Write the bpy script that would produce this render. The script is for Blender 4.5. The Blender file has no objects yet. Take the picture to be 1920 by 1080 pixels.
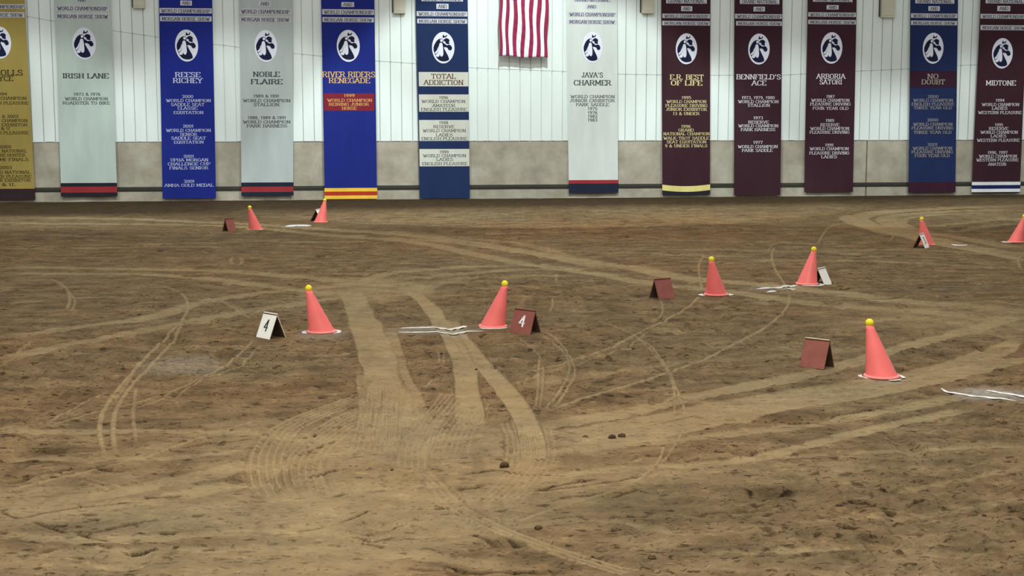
import bpy, bmesh, math, random
import numpy as np
from mathutils import Vector, geometry

# ---------------------------------------------------------------- camera, world, lights
SC = bpy.context.scene
COL = SC.collection
FPX, CAM_H = 2620.0, 1.75
PITCH = math.atan(322.0 / FPX)
cam_data = bpy.data.cameras.new('camera')
cam_data.sensor_width = 36.0
cam_data.lens = 36.0 * FPX / 1920.0
cam_data.clip_end = 200
cam = bpy.data.objects.new('camera', cam_data)
COL.objects.link(cam)
cam.location = (0, 0, CAM_H)
cam.rotation_euler = (math.pi / 2 - PITCH, 0, 0)
SC.camera = cam

world = bpy.data.worlds.new('arena_ambient')
SC.world = world
world.use_nodes = True
wb = world.node_tree.nodes['Background']
wb.inputs[0].default_value = (0.97, 1.0, 0.98, 1)
wb.inputs[1].default_value = 0.48

SC.view_settings.view_transform = 'Standard'
SC.view_settings.look = 'None'
SC.view_settings.gamma = 1.0
SC.view_settings.use_curve_mapping = False
SC.view_settings.exposure = 0.0


def area_light(loc, target, sx, sy, power, color=(1, 1, 1), spread=180):
    d = bpy.data.lights.new('ceiling_lamp', 'AREA')
    d.shape = 'RECTANGLE'
    d.size, d.size_y = sx, sy
    d.energy = power
    d.color = color
    d.spread = math.radians(spread)
    o = bpy.data.objects.new('ceiling_lamp', d)
    COL.objects.link(o)
    o.location = loc
    v = Vector(target) - Vector(loc)
    o.rotation_euler = v.to_track_quat('-Z', 'Y').to_euler()
    return o


def spot_light(loc, target, power, angle, blend, radius, color=(1, 1, 1)):
    d = bpy.data.lights.new('high_bay_lamp', 'SPOT')
    d.energy = power
    d.spot_size = math.radians(angle)
    d.spot_blend = blend
    d.shadow_soft_size = radius
    d.color = color
    o = bpy.data.objects.new('high_bay_lamp', d)
    COL.objects.link(o)
    o.location = loc
    v = Vector(target) - Vector(loc)
    o.rotation_euler = v.to_track_quat('-Z', 'Y').to_euler()
    return o


COOL = (0.88, 1.0, 0.99)
WARM = (1.0, 0.98, 0.92)
# rows of overhead fittings over the arena
area_light((-0.5, 4.5, 9.0), (-0.5, 4.9, 0), 9, 2.0, 1180, WARM)
area_light((0.5, 17.5, 9.0), (0.5, 17.6, 0), 12, 2.0, 720, WARM)
# fittings that wash the long wall, their reflectors cutting off above the banners' emblems
spot_light((0.6, 23.2, 8.6), (0.5, 27.4, 0.0), 2750, 71, 0.22, 0.09, COOL)
for lx in (-15.4, -10.2, -5.0, 6.2, 11.4, 16.6):
    spot_light((lx, 22.8 + lx * 0.1, 8.6), (lx - 0.1, 26.4 + lx * 0.1, 0.0), 1500, 66, 0.30, 0.12, COOL)

# ---------------------------------------------------------------- measuring helpers
_cp, _sp = math.cos(PITCH), math.sin(PITCH)


def ray(px, py):
    """Direction of sight through a point of the photograph, for reading positions off it."""
    x = (px - 960.0) / FPX
    u = (540.0 - py) / FPX
    return np.array([x, _cp + u * _sp, -_sp + u * _cp])


def gp(px, py):
    d = ray(px, py)
    t = -CAM_H / d[2]
    return np.array([d[0] * t, d[1] * t])


WA, WB = gp(90, 378.5), gp(1680, 366.7)          # two points of the wall's foot
WT = (WB - WA) / np.linalg.norm(WB - WA)         # along the wall, to the right
WN = np.array([WT[1], -WT[0]])                   # out of the wall, into the arena
WYAW = math.atan2(WT[1], WT[0])
WO = WA + WT * (-(WA @ WT))                      # wall coordinate 0


def wp(px, py, off=0.0):
    """(s, z) on the plane at `off` in front of the wall."""
    d = ray(px, py)
    o = WO + WN * off
    t = (o @ WN) / (d[:2] @ WN)
    p = d[:2] * t
    return float((p - WO) @ WT), float(CAM_H + d[2] * t)


def lin(c):
    return c / 12.92 if c <= 0.04045 else ((c + 0.055) / 1.055) ** 2.4


def rgb(r, g, b):
    return (lin(r / 255), lin(g / 255), lin(b / 255), 1.0)


# ---------------------------------------------------------------- materials
def mat(name, col, rough=0.7, var=0.12, scale=8.0, spec=0.3, bump=0.0, sheen=0.0, stretch=(1, 1, 1), metal=0.0):
    m = bpy.data.materials.new(name)
    m.use_nodes = True
    nt = m.node_tree
    b = nt.nodes['Principled BSDF']
    b.inputs['Roughness'].default_value = rough
    b.inputs['Specular IOR Level'].default_value = spec
    b.inputs['Metallic'].default_value = metal
    if sheen:
        b.inputs['Sheen Weight'].default_value = sheen
    tc = nt.nodes.new('ShaderNodeTexCoord')
    mp = nt.nodes.new('ShaderNodeMapping')
    mp.inputs['Scale'].default_value = stretch
    n = nt.nodes.new('ShaderNodeTexNoise')
    n.inputs['Scale'].default_value = scale
    n.inputs['Detail'].default_value = 5
    nt.links.new(tc.outputs['Object'], mp.inputs['Vector'])
    nt.links.new(mp.outputs['Vector'], n.inputs['Vector'])
    r = nt.nodes.new('ShaderNodeValToRGB')
    r.color_ramp.elements[0].position = 0.3
    r.color_ramp.elements[1].position = 0.7
    r.color_ramp.elements[0].color = tuple(c * (1 - var) for c in col[:3]) + (1,)
    r.color_ramp.elements[1].color = tuple(min(1, c * (1 + var)) for c in col[:3]) + (1,)
    nt.links.new(n.outputs['Fac'], r.inputs['Fac'])
    nt.links.new(r.outputs['Color'], b.inputs['Base Color'])
    if bump:
        bp = nt.nodes.new('ShaderNodeBump')
        bp.inputs['Strength'].default_value = bump
        bp.inputs['Distance'].default_value = 0.01
        nt.links.new(n.outputs['Fac'], bp.inputs['Height'])
        nt.links.new(bp.outputs['Normal'], b.inputs['Normal'])
    return m


M = {}
M['cladding'] = mat('white_metal_cladding', rgb(226, 234, 230), 0.5, 0.04, 3.0, 0.3, stretch=(1, 1, 0.25))
M['lap'] = mat('cladding_lap', rgb(178, 186, 183), 0.6, 0.15, 10)
M['clip'] = mat('lap_screw', rgb(122, 130, 128), 0.6, 0.1, 10)
M['rail'] = mat('dark_rail_board', rgb(46, 44, 38), 0.8, 0.25, 6, stretch=(1, 6, 6))
M['box'] = mat('beige_metal', rgb(196, 192, 172), 0.6, 0.06, 5)
M['steel'] = mat('dark_steel', rgb(70, 70, 70), 0.5, 0.1, 5, metal=0.6)
M['cone'] = mat('red_plastic', rgb(238, 114, 108), 0.42, 0.05, 9, 0.35)
M['rim'] = mat('pale_red_plastic', rgb(250, 140, 132), 0.45, 0.06, 12, 0.35)
M['ball'] = mat('yellow_rubber', rgb(232, 214, 40), 0.5, 0.05, 30, 0.3)
M['board_white'] = mat('white_painted_board', rgb(246, 243, 232), 0.6, 0.03, 14)
M['board_red'] = mat('red_brown_painted_board', rgb(140, 80, 70), 0.65, 0.12, 14)
M['board_inner'] = mat('bare_board_back', rgb(92, 72, 54), 0.8, 0.2, 14)
M['board_edge'] = mat('worn_board_edge', rgb(206, 186, 160), 0.8, 0.2, 30)
M['ink'] = mat('black_paint', rgb(38, 46, 50), 0.7, 0.1, 20)
M['white_ink'] = mat('white_paint', rgb(240, 240, 236), 0.7, 0.04, 20)
M['chalk'] = mat('white_chalk', rgb(206, 203, 198), 0.95, 0.22, 18, 0.05, bump=0.4)
M['clod'] = mat('dark_dirt_clod', rgb(82, 66, 46), 0.95, 0.35, 25, 0.05, bump=0.8)


def concrete_mat():
    m = bpy.data.materials.new('weathered_concrete')
    m.use_nodes = True
    nt = m.node_tree
    b = nt.nodes['Principled BSDF']
    b.inputs['Roughness'].default_value = 0.85
    b.inputs['Specular IOR Level'].default_value = 0.2
    tc = nt.nodes.new('ShaderNodeTexCoord')
    n1 = nt.nodes.new('ShaderNodeTexNoise')
    n1.inputs['Scale'].default_value = 2.2
    n1.inputs['Detail'].default_value = 9
    n1.inputs['Roughness'].default_value = 0.62
    r1 = nt.nodes.new('ShaderNodeValToRGB')
    r1.color_ramp.elements[0].position = 0.3
    r1.color_ramp.elements[0].color = rgb(147, 138, 122)
    r1.color_ramp.elements[1].position = 0.72
    r1.color_ramp.elements[1].color = rgb(185, 178, 162)
    v = nt.nodes.new('ShaderNodeTexVoronoi')
    v.inputs['Scale'].default_value = 5.0
    r2 = nt.nodes.new('ShaderNodeValToRGB')
    r2.color_ramp.elements[0].position = 0.02
    r2.color_ramp.elements[0].color = (0.45, 0.42, 0.38, 1)
    r2.color_ramp.elements[1].position = 0.07
    r2.color_ramp.elements[1].color = (1, 1, 1, 1)
    mx = nt.nodes.new('ShaderNodeMix')
    mx.data_type = 'RGBA'
    mx.blend_type = 'MULTIPLY'
    mx.inputs['Factor'].default_value = 0.8
    bp = nt.nodes.new('ShaderNodeBump')
    bp.inputs['Strength'].default_value = 0.4
    bp.inputs['Distance'].default_value = 0.02
    L = nt.links.new
    L(tc.outputs['Object'], n1.inputs['Vector'])
    L(tc.outputs['Object'], v.inputs['Vector'])
    L(n1.outputs['Fac'], r1.inputs['Fac'])
    L(v.outputs['Distance'], r2.inputs['Fac'])
    L(r1.outputs['Color'], mx.inputs['A'])
    L(r2.outputs['Color'], mx.inputs['B'])
    L(mx.outputs['Result'], b.inputs['Base Color'])
    L(n1.outputs['Fac'], bp.inputs['Height'])
    L(bp.outputs['Normal'], b.inputs['Normal'])
    return m


M['concrete'] = concrete_mat()


def dirt_mat():
    m = bpy.data.materials.new('arena_dirt')
    m.use_nodes = True
    nt = m.node_tree
    L = nt.links.new
    N = nt.nodes.new
    b = nt.nodes['Principled BSDF']
    b.inputs['Roughness'].default_value = 0.95
    b.inputs['Specular IOR Level'].default_value = 0.08
    tc = N('ShaderNodeTexCoord')
    at = N('ShaderNodeAttribute')
    at.attribute_name = 'dirt'
    sep = N('ShaderNodeSeparateColor')
    L(at.outputs['Color'], sep.inputs['Color'])

    def noise(scale, detail, rough, stretch=(1, 1, 1), turn=0.0):
        mp = N('ShaderNodeMapping')
        mp.inputs['Rotation'].default_value = (0, 0, turn)
        mp.inputs['Scale'].default_value = stretch
        n = N('ShaderNodeTexNoise')
        n.inputs['Scale'].default_value = scale
        n.inputs['Detail'].default_value = detail
        n.inputs['Roughness'].default_value = rough
        L(tc.outputs['Object'], mp.inputs['Vector'])
        L(mp.outputs['Vector'], n.inputs['Vector'])
        return n.outputs['Fac']

    def ramp(fac, stops):
        r = N('ShaderNodeValToRGB')
        e = r.color_ramp.elements
        while len(e) < len(stops):
            e.new(0.5)
        for q, (p, c) in zip(e, stops):
            q.position = p
            q.color = c
        L(fac, r.inputs['Fac'])
        return r.outputs['Color']

    def mixc(fac, a, bb, mode='MIX'):
        x = N('ShaderNodeMix')
        x.data_type = 'RGBA'
        x.blend_type = mode
        if isinstance(fac, float):
            x.inputs['Factor'].default_value = fac
        else:
            L(fac, x.inputs['Factor'])
        L(a, x.inputs['A']) if not isinstance(a, tuple) else setattr(x.inputs['A'], 'default_value', a)
        L(bb, x.inputs['B']) if not isinstance(bb, tuple) else setattr(x.inputs['B'], 'default_value', bb)
        return x.outputs['Result']

    def math_(op, a, bb):
        x = N('ShaderNodeMath')
        x.operation = op
        x.use_clamp = True
        for k, q in enumerate((a, bb)):
            if isinstance(q, float):
                x.inputs[k].default_value = q
            else:
                L(q, x.inputs[k])
        return x.outputs[0]

    n_mid = noise(5.0, 8, 0.65, (0.55, 1, 1))
    n_big = noise(0.35, 4, 0.5)
    n_fine = noise(42.0, 5, 0.7, (0.6, 1, 1))
    n_fur = noise(3.0, 6, 0.6, (0.12, 1, 1))
    loose = ramp(n_mid, [(0.30, rgb(*DIRT[0])), (0.50, rgb(*DIRT[1])), (0.72, rgb(*DIRT[2]))])
    warm = ramp(n_big, [(0.38, (1.0, 1.0, 1.0, 1)), (0.62, (1.08, 0.975, 0.90, 1))])
    loose = mixc(0.9, loose, warm, 'MULTIPLY')
    furrow = ramp(n_fur, [(0.36, (0.86, 0.86, 0.86, 1)), (0.60, (1.10, 1.08, 1.05, 1))])
    loose = mixc(0.8, loose, furrow, 'MULTIPLY')
    packed = ramp(n_mid, [(0.30, rgb(*DIRT[3])), (0.70, rgb(*DIRT[4]))])
    packed = mixc(0.7, packed, warm, 'MULTIPLY')
    c = mixc(sep.outputs['Red'], loose, packed)
    c = mixc(math_('MULTIPLY', at.outputs['Alpha'], 0.9), c, (1.10, 0.95, 0.82, 1), 'MULTIPLY')
    dark_tone = ramp(n_mid, [(0.3, rgb(56, 45, 31)), (0.7, rgb(76, 60, 41))])  # darker dirt colour, used along the wall and in the grooves
    c = mixc(sep.outputs['Blue'], c, dark_tone)
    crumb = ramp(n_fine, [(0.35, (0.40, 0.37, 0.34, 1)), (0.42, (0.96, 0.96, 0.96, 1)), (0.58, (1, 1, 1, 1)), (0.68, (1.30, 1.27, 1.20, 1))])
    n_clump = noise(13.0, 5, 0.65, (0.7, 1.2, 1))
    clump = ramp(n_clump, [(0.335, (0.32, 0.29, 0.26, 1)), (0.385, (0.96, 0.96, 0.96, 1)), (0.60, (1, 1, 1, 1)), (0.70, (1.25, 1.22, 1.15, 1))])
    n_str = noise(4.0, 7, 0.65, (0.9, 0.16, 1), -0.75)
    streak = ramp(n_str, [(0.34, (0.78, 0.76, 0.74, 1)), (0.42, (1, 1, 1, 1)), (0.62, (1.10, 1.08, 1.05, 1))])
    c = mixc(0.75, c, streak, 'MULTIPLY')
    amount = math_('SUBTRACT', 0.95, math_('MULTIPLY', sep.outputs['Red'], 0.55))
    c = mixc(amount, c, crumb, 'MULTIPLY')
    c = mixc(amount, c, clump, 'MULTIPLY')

    warp = N('ShaderNodeTexNoise')
    warp.inputs['Scale'].default_value = 26.0
    warp.inputs['Detail'].default_value = 4
    L(tc.outputs['Object'], warp.inputs['Vector'])
    wv = N('ShaderNodeVectorMath')
    wv.operation = 'MULTIPLY_ADD'
    wv.inputs[1].default_value = (0.11, 0.07, 0)
    L(warp.outputs['Color'], wv.inputs[0])
    L(tc.outputs['Object'], wv.inputs[2])
    bent = wv.outputs[0]

    def bits(scale, size, share, stretch, tint, base):
        """Scattered single crumbs: a few cells of a Voronoi pattern, each a small spot."""
        mp = N('ShaderNodeMapping')
        mp.inputs['Scale'].default_value = stretch
        v = N('ShaderNodeTexVoronoi')
        v.voronoi_dimensions = '2D'
        v.inputs['Scale'].default_value = scale
        L(bent, mp.inputs['Vector'])
        L(mp.outputs['Vector'], v.inputs['Vector'])
        sc_ = N('ShaderNodeSeparateColor')
        L(v.outputs['Color'], sc_.inputs['Color'])
        spot = ramp(v.outputs['Distance'], [(size * 0.6, (1, 1, 1, 1)), (size, (0, 0, 0, 1))])
        pick = math_('LESS_THAN', sc_.outputs['Red'], share)
        f = math_('MULTIPLY', math_('MULTIPLY', spot, pick), amount)
        return mixc(f, base, tint, 'MULTIPLY')
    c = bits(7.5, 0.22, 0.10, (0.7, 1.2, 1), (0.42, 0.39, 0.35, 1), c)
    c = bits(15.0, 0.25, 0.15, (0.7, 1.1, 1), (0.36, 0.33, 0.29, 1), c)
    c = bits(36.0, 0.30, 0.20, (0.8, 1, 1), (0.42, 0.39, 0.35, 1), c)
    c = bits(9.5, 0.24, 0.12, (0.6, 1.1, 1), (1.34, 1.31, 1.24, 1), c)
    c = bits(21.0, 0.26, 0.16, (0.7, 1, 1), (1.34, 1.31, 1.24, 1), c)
    chalk = math_('MULTIPLY', sep.outputs['Green'], ramp(n_fine, [(0.3, (0.35,) * 3 + (1,)), (0.6, (1, 1, 1, 1))]))
    c = mixc(chalk, c, rgb(188, 184, 176))
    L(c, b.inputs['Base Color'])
    bp = N('ShaderNodeBump')
    bp.inputs['Strength'].default_value = 1.0
    bp.inputs['Distance'].default_value = 0.03
    hh = math_('ADD', math_('MULTIPLY', n_fine, 0.5), math_('MULTIPLY', n_mid, 0.5))
    L(math_('MULTIPLY', hh, math_('SUBTRACT', 1.0, math_('MULTIPLY', sep.outputs['Red'], 0.55))), bp.inputs['Height'])
    L(bp.outputs['Normal'], b.inputs['Normal'])
    return m


DIRT = [(78, 65, 47), (108, 91, 67), (132, 114, 86), (122, 107, 80), (144, 127, 95)]
M['dirt'] = dirt_mat()


# ---------------------------------------------------------------- object helpers
def link(name, me, parent=None):
    o = bpy.data.objects.new(name, me)
    COL.objects.link(o)
    if parent is not None:
        o.parent = parent
    return o


def build(name, verts, faces, mats, parent=None, midx=None, smooth=False):
    me = bpy.data.meshes.new(name)
    me.from_pydata([tuple(v) for v in verts], [], [tuple(f) for f in faces])
    for m in (mats if isinstance(mats, (list, tuple)) else [mats]):
        me.materials.append(m)
    if midx is not None:
        me.polygons.foreach_set('material_index', np.array(midx, dtype=np.int32))
    if smooth:
        me.polygons.foreach_set('use_smooth', np.ones(len(faces), dtype=bool))
    me.update()
    return link(name, me, parent)


def empty(name, loc=(0, 0, 0), rz=0.0):
    o = bpy.data.objects.new(name, None)
    o.empty_display_size = 0.1
    COL.objects.link(o)
    o.location = loc
    o.rotation_euler = (0, 0, rz)
    return o


def tag(o, label, cat, group=None, kind=None):
    o['label'] = label
    o['category'] = cat
    if group:
        o['group'] = group
    if kind:
        o['kind'] = kind
    return o


def structure(o):
    o['kind'] = 'structure'
    return o


class MB:
    """Collects boxes and strips into one mesh."""

    def __init__(self):
        self.v, self.f, self.m = [], [], []

    def quad(self, a, b, c, d, mi=0):
        i = len(self.v)
        self.v += [a, b, c, d]
        self.f.append((i, i + 1, i + 2, i + 3))
        self.m.append(mi)

    def box(self, x0, x1, y0, y1, z0, z1, mi=0):
        i = len(self.v)
        self.v += [(x0, y0, z0), (x1, y0, z0), (x1, y1, z0), (x0, y1, z0), (x0, y0, z1), (x1, y0, z1), (x1, y1, z1), (x0, y1, z1)]
        for f in ((0, 3, 2, 1), (4, 5, 6, 7), (0, 1, 5, 4), (1, 2, 6, 5), (2, 3, 7, 6), (3, 0, 4, 7)):
            self.f.append(tuple(i + k for k in f))
            self.m.append(mi)

    def build(self, name, mats, parent=None, smooth=False):
        return build(name, self.v, self.f, mats, parent, self.m, smooth)


def bevel(o, w, seg=2):
    bm = bmesh.new()
    bm.from_mesh(o.data)
    bmesh.ops.remove_doubles(bm, verts=bm.verts, dist=1e-5)
    bmesh.ops.bevel(bm, geom=list(bm.edges), offset=w, segments=seg, affect='EDGES', profile=0.6)
    bm.to_mesh(o.data)
    bm.free()
    return o


# ---------------------------------------------------------------- ground
def vnoise(x, y, seed):
    """Smooth value noise in 0..1."""
    xi, yi = np.floor(x), np.floor(y)
    fx, fy = x - xi, y - yi
    fx, fy = fx * fx * (3 - 2 * fx), fy * fy * (3 - 2 * fy)
    xi, yi = xi.astype(np.int64), yi.astype(np.int64)

    def h(a, b):
        n = (a * 374761393 + b * 668265263 + seed * 1442695041) & 0x7FFFFFFF
        n = ((n ^ (n >> 13)) * 1274126177) & 0x7FFFFFFF
        n = n ^ (n >> 16)
        return (n & 0xFFFF) / 65535.0
    a, b, c, d = h(xi, yi), h(xi + 1, yi), h(xi, yi + 1), h(xi + 1, yi + 1)
    return (a * (1 - fx) + b * fx) * (1 - fy) + (c * (1 - fx) + d * fx) * fy


NR, NC = 1000, 1700
inv = np.linspace(1 / 3.6, 1 / 33.0, NR)
GY = 1.0 / inv                                    # closer rows nearer the camera
GU = np.linspace(-1, 1, NC)


def half(y):
    return 1.5 + 0.42 * y


YY = np.repeat(GY[:, None], NC, 1)
XX = half(GY)[:, None] * GU[None, :]
TR = np.zeros((NR, NC))                           # packed by wheels
HT = np.zeros((NR, NC))                           # height
CH = np.zeros((NR, NC))                           # chalk dust
DM = np.zeros((NR, NC))                           # fresh dark dirt turned up
RD = np.zeros((NR, NC))                           # redder dirt
rowstep = np.gradient(GY)


def smooth(t):
    t = np.clip(t, 0, 1)
    return t * t * (3 - 2 * t)


def spline(pts, step=0.12):
    P = np.array([gp(*p) for p in pts])
    if len(P) == 2:
        n = max(2, int(np.linalg.norm(P[1] - P[0]) / step))
        return P[0] + (P[1] - P[0]) * np.linspace(0, 1, n + 1)[:, None]
    P = np.vstack([2 * P[0] - P[1], P, 2 * P[-1] - P[-2]])
    out = []
    for i in range(1, len(P) - 2):
        a, b, c, d = P[i - 1], P[i], P[i + 1], P[i + 2]
        n = max(2, int(np.linalg.norm(c - b) / step))
        for t in np.linspace(0, 1, n, endpoint=False):
            out.append(0.5 * (2 * b + (c - a) * t + (2 * a - 5 * b + 4 * c - d) * t * t + (3 * b - a - 3 * c + d) * t ** 3))
    out.append(P[-2])
    return np.array(out)


def track(pts, width, strength=0.8, depth=0.006, kind='wheel', ribs=0):
    """A wheel run over the dirt: pts along it as read off the photograph, full width in metres."""
    Q = spline(pts)
    if kind == 'ridge':
        width, depth = width * 0.55, depth * 1.7
    w = width / 2
    pad = w * 1.7
    acc = {}
    x0, x1 = Q[:, 0].min() - pad, Q[:, 0].max() + pad
    y0, y1 = Q[:, 1].min() - pad, Q[:, 1].max() + pad
    rows = np.where((GY > y0) & (GY < y1))[0]
    if len(rows) == 0:
        return
    r0, r1 = rows[0], rows[-1] + 1
    hm = half(GY[r0:r1])
    lo = min((x0 / hm).min(), (x0 / hm).max())
    hi = max((x1 / hm).max(), (x1 / hm).min())
    c0, c1 = np.searchsorted(GU, lo), min(NC, np.searchsorted(GU, hi) + 1)
    if c1 <= c0:
        return
    X, Y = XX[r0:r1, c0:c1], YY[r0:r1, c0:c1]
    D = np.full(X.shape, 1e3)
    S = np.zeros(X.shape)
    E = np.zeros(X.shape)
    tot = len(Q) - 1
    for i in range(tot):
        a, b = Q[i], Q[i + 1]
        ya, yb = min(a[1], b[1]) - pad, max(a[1], b[1]) + pad
        rr = np.where((GY[r0:r1] > ya) & (GY[r0:r1] < yb))[0]
        if len(rr) == 0:
            continue
        p0, p1 = rr[0], rr[-1] + 1
        xs, ys = X[p0:p1], Y[p0:p1]
        d = b - a
        l2 = d @ d + 1e-12
        t = np.clip(((xs - a[0]) * d[0] + (ys - a[1]) * d[1]) / l2, 0, 1)
        ex, ey = xs - a[0] - t * d[0], ys - a[1] - t * d[1]
        dist = np.hypot(ex, ey)
        sg = (ex * d[1] - ey * d[0]) / math.sqrt(l2)
        up = dist < D[p0:p1]
        D[p0:p1] = np.where(up, dist, D[p0:p1])
        S[p0:p1] = np.where(up, sg, S[p0:p1])
        E[p0:p1] = np.where(up, (i + t) / tot, E[p0:p1])
    soft = np.maximum((0.5 if kind == 'ridge' else 0.22) * w, 0.7 * rowstep_abs[r0:r1][:, None] * 0.25)
    wob = 1 + 0.28 * (vnoise(X * 3.1, Y * 2.3, 77) - 0.5)
    m = smooth((w * wob - D) / soft + 0.5)
    fade = smooth(E / 0.08 + 0.25) * smooth((1 - E) / 0.08 + 0.25)
    brk = 0.78 + 0.36 * vnoise(X * 1.7, Y * 1.2, 31)
    k = m * fade * strength * np.clip(brk, 0, 1)
    if ribs:
        stripe = 0.5 + 0.5 * np.cos(S / w * math.pi * ribs * 1.7)
        k2 = k * (0.2 + 0.8 * stripe)
        HT[r0:r1, c0:c1] -= depth * m * fade * (1.0 - 0.9 * stripe)
        k = k2
    elif kind == 'ridge':
        HT[r0:r1, c0:c1] += depth * m * fade
    elif kind == 'groove':
        HT[r0:r1, c0:c1] -= depth * m * fade
        DM[r0:r1, c0:c1] = np.maximum(DM[r0:r1, c0:c1], k)
        k = -k
    else:
        rim = smooth(1 - np.abs(D - w) / (0.35 * w))
        HT[r0:r1, c0:c1] += fade * (-depth * m + 0.5 * depth * rim)
    T = TR[r0:r1, c0:c1]
    if kind == 'groove':
        TR[r0:r1, c0:c1] = np.clip(T + k, 0, 1)
    else:
        TR[r0:r1, c0:c1] = T + (1 - T) * k


rowstep_abs = np.abs(rowstep)


def blob(px, py, rx, ry, s, arr):
    """A soft-edged patch with a ragged outline; rx, ry in metres."""
    c = gp(px, py)
    d = np.hypot((XX - c[0]) / rx, (YY - c[1]) / ry) + 0.8 * (vnoise(XX * 1.3, YY * 1.1, 5) - 0.5) + 0.4 * (vnoise(XX * 5.3, YY * 4.1, 6) - 0.5)
    k = smooth((1.2 - d) / 1.0) * s
    arr += (1 - arr) * k


# worn areas
blob(760, 830, 1.5, 0.9, 0.62, TR)
blob(300, 950, 1.4, 0.55, 0.55, TR)
blob(900, 930, 1.2, 0.5, 0.5, TR)
blob(300, 1050, 1.8, 0.3, 0.55, TR)
blob(700, 1000, 0.9, 0.35, 0.5, TR)
blob(1250, 880, 1.3, 0.3, 0.4, TR)
blob(690, 545, 0.9, 1.0, 0.6, TR)
blob(1880, 600, 1.2, 1.3, 0.45, TR)
blob(1700, 405, 1.7, 1.2, 0.15, TR)
# long diagonal runs from far left to the right
track([(0, 408), (250, 411), (430, 418), (560, 426), (640, 431), (770, 441), (900, 458), (1060, 485), (1180, 500), (1280, 520), (1400, 532), (1560, 550), (1700, 566), (1920, 585)], 0.34, 0.85)
track([(0, 418), (300, 420), (470, 426), (640, 443), (780, 455), (950, 490), (1100, 510), (1220, 530), (1390, 551), (1480, 562), (1600, 575), (1750, 587), (1920, 607)], 0.28, 0.85)
track([(640, 440), (820, 452), (930, 466), (1010, 478), (1130, 502)], 0.25, 0.7)
track([(700, 432), (900, 449), (1000, 462), (1080, 484), (1240, 506)], 0.22, 0.6)
# middle left runs meeting at the crossing
track([(0, 500), (200, 503), (400, 506), (540, 516), (640, 527), (760, 540)], 0.26, 0.7)
track([(0, 513), (150, 512), (270, 513), (400, 522), (520, 538), (610, 549), (690, 553)], 0.24, 0.75)
track([(0, 636), (130, 617), (290, 595), (370, 570), (480, 551), (560, 542), (660, 532), (740, 512), (860, 502), (980, 499)], 0.22, 0.75)
track([(0, 672), (130, 648), (250, 624), (370, 602), (480, 583), (560, 570), (650, 556)], 0.20, 0.75)
track([(660, 540), (740, 525), (860, 515), (960, 507), (1100, 503)], 0.22, 0.55)
track([(790, 556), (800, 540), (840, 527), (940, 521), (1050, 516)], 0.2, 0.5)
track([(640, 520), (740, 530), (800, 550)], 0.3, 0.5)
# the two broad wheel runs through the centre
track([(655, 545), (668, 570), (690, 620), (710, 680), (728, 740), (750, 800), (770, 850)], 0.27, 1.0, 0.012)
track([(730, 620), (750, 690), (775, 745), (800, 800)], 0.12, 0.7, 0.006)
track([(765, 540), (800, 570), (838, 620), (868, 680), (876, 740), (885, 800)], 0.17, 1.0, 0.012)
track([(840, 600), (885, 660), (925, 705), (965, 755), (990, 800), (1003, 860)], 0.15, 1.0, 0.012)
track([(690, 700), (694, 760), (700, 830)], 0.16, 0.8, 0.008)
track([(720, 690), (760, 760), (790, 830)], 0.16, 0.8, 0.008)
# turning wheels: ribbed tread arcs
track([(700, 740), (610, 770), (540, 800), (505, 840), (500, 880), (520, 930)], 0.20, 0.9, 0.012, ribs=3)
track([(720, 760), (650, 790), (590, 830), (560, 870), (570, 925)], 0.24, 0.8, 0.010, ribs=4)
track([(850, 740), (800, 790), (775, 830), (772, 880)], 0.17, 0.85, 0.010, ribs=3)
track([(880, 760), (850, 800), (830, 850)], 0.26, 0.7, 0.010, ribs=5)
track([(720, 720), (715, 780), (700, 850)], 0.26, 0.7, 0.010, ribs=5)
track([(1000, 800), (1005, 850), (975, 900), (930, 940)], 0.22, 0.7, 0.008, ribs=4)
track([(960, 790), (975, 830), (970, 870)], 0.16, 0.7, 0.008, ribs=3)
track([(790, 880), (812, 900), (850, 940), (920, 980), (1010, 1015), (1100, 1045), (1200, 1078)], 0.11, 0.9, 0.010, ribs=2)
track([(640, 930), (700, 900), (780, 880), (860, 870)], 0.2, 0.5, 0.006, ribs=3)
track([(680, 1000), (740, 975), (800, 955), (900, 950)], 0.2, 0.5, 0.008, ribs=4)
track([(640, 1010), (720, 985), (830, 985)], 0.2, 0.5, 0.008, ribs=4)
# left double lines
track([(300, 535), (340, 550), (352, 575), (343, 600), (310, 635), (268, 680), (225, 725), (195, 770), (187, 810), (198, 860)], 0.05, 0.85, 0.005, 'ridge')
track([(345, 600), (325, 640), (290, 680), (245, 725), (218, 770), (212, 815), (218, 850)], 0.05, 0.8, 0.005, 'ridge')
track([(262, 680), (240, 715), (215, 750)], 0.05, 0.6, 0.004, 'ridge')
track([(255, 725), (250, 780), (256, 830)], 0.04, 0.6, 0.004, 'ridge')
track([(476, 640), (445, 670), (390, 705), (320, 735), (260, 755), (180, 775), (90, 800)], 0.04, 0.85, 0.005, 'ridge')
track([(492, 647), (450, 685), (385, 712), (330, 740), (240, 770)], 0.035, 0.7, 0.004, 'ridge')
track([(200, 735), (150, 760), (92, 792)], 0.04, 0.7, 0.004, 'ridge')
track([(70, 522), (110, 530), (130, 555), (126, 582)], 0.06, 0.75, 0.005, 'ridge')
track([(95, 524), (125, 545), (140, 565), (134, 585)], 0.05, 0.6, 0.005, 'ridge')
track([(370, 555), (420, 570), (470, 600)], 0.05, 0.75, 0.005, 'ridge')
track([(400, 560), (445, 578), (484, 600)], 0.04, 0.6, 0.005, 'ridge')
track([(60, 640), (30, 665), (0, 690)], 0.06, 0.5, 0.005, 'ridge')
track([(437, 496), (432, 490), (436, 484)], 0.08, 0.6, 0.006, 'ridge')
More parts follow.
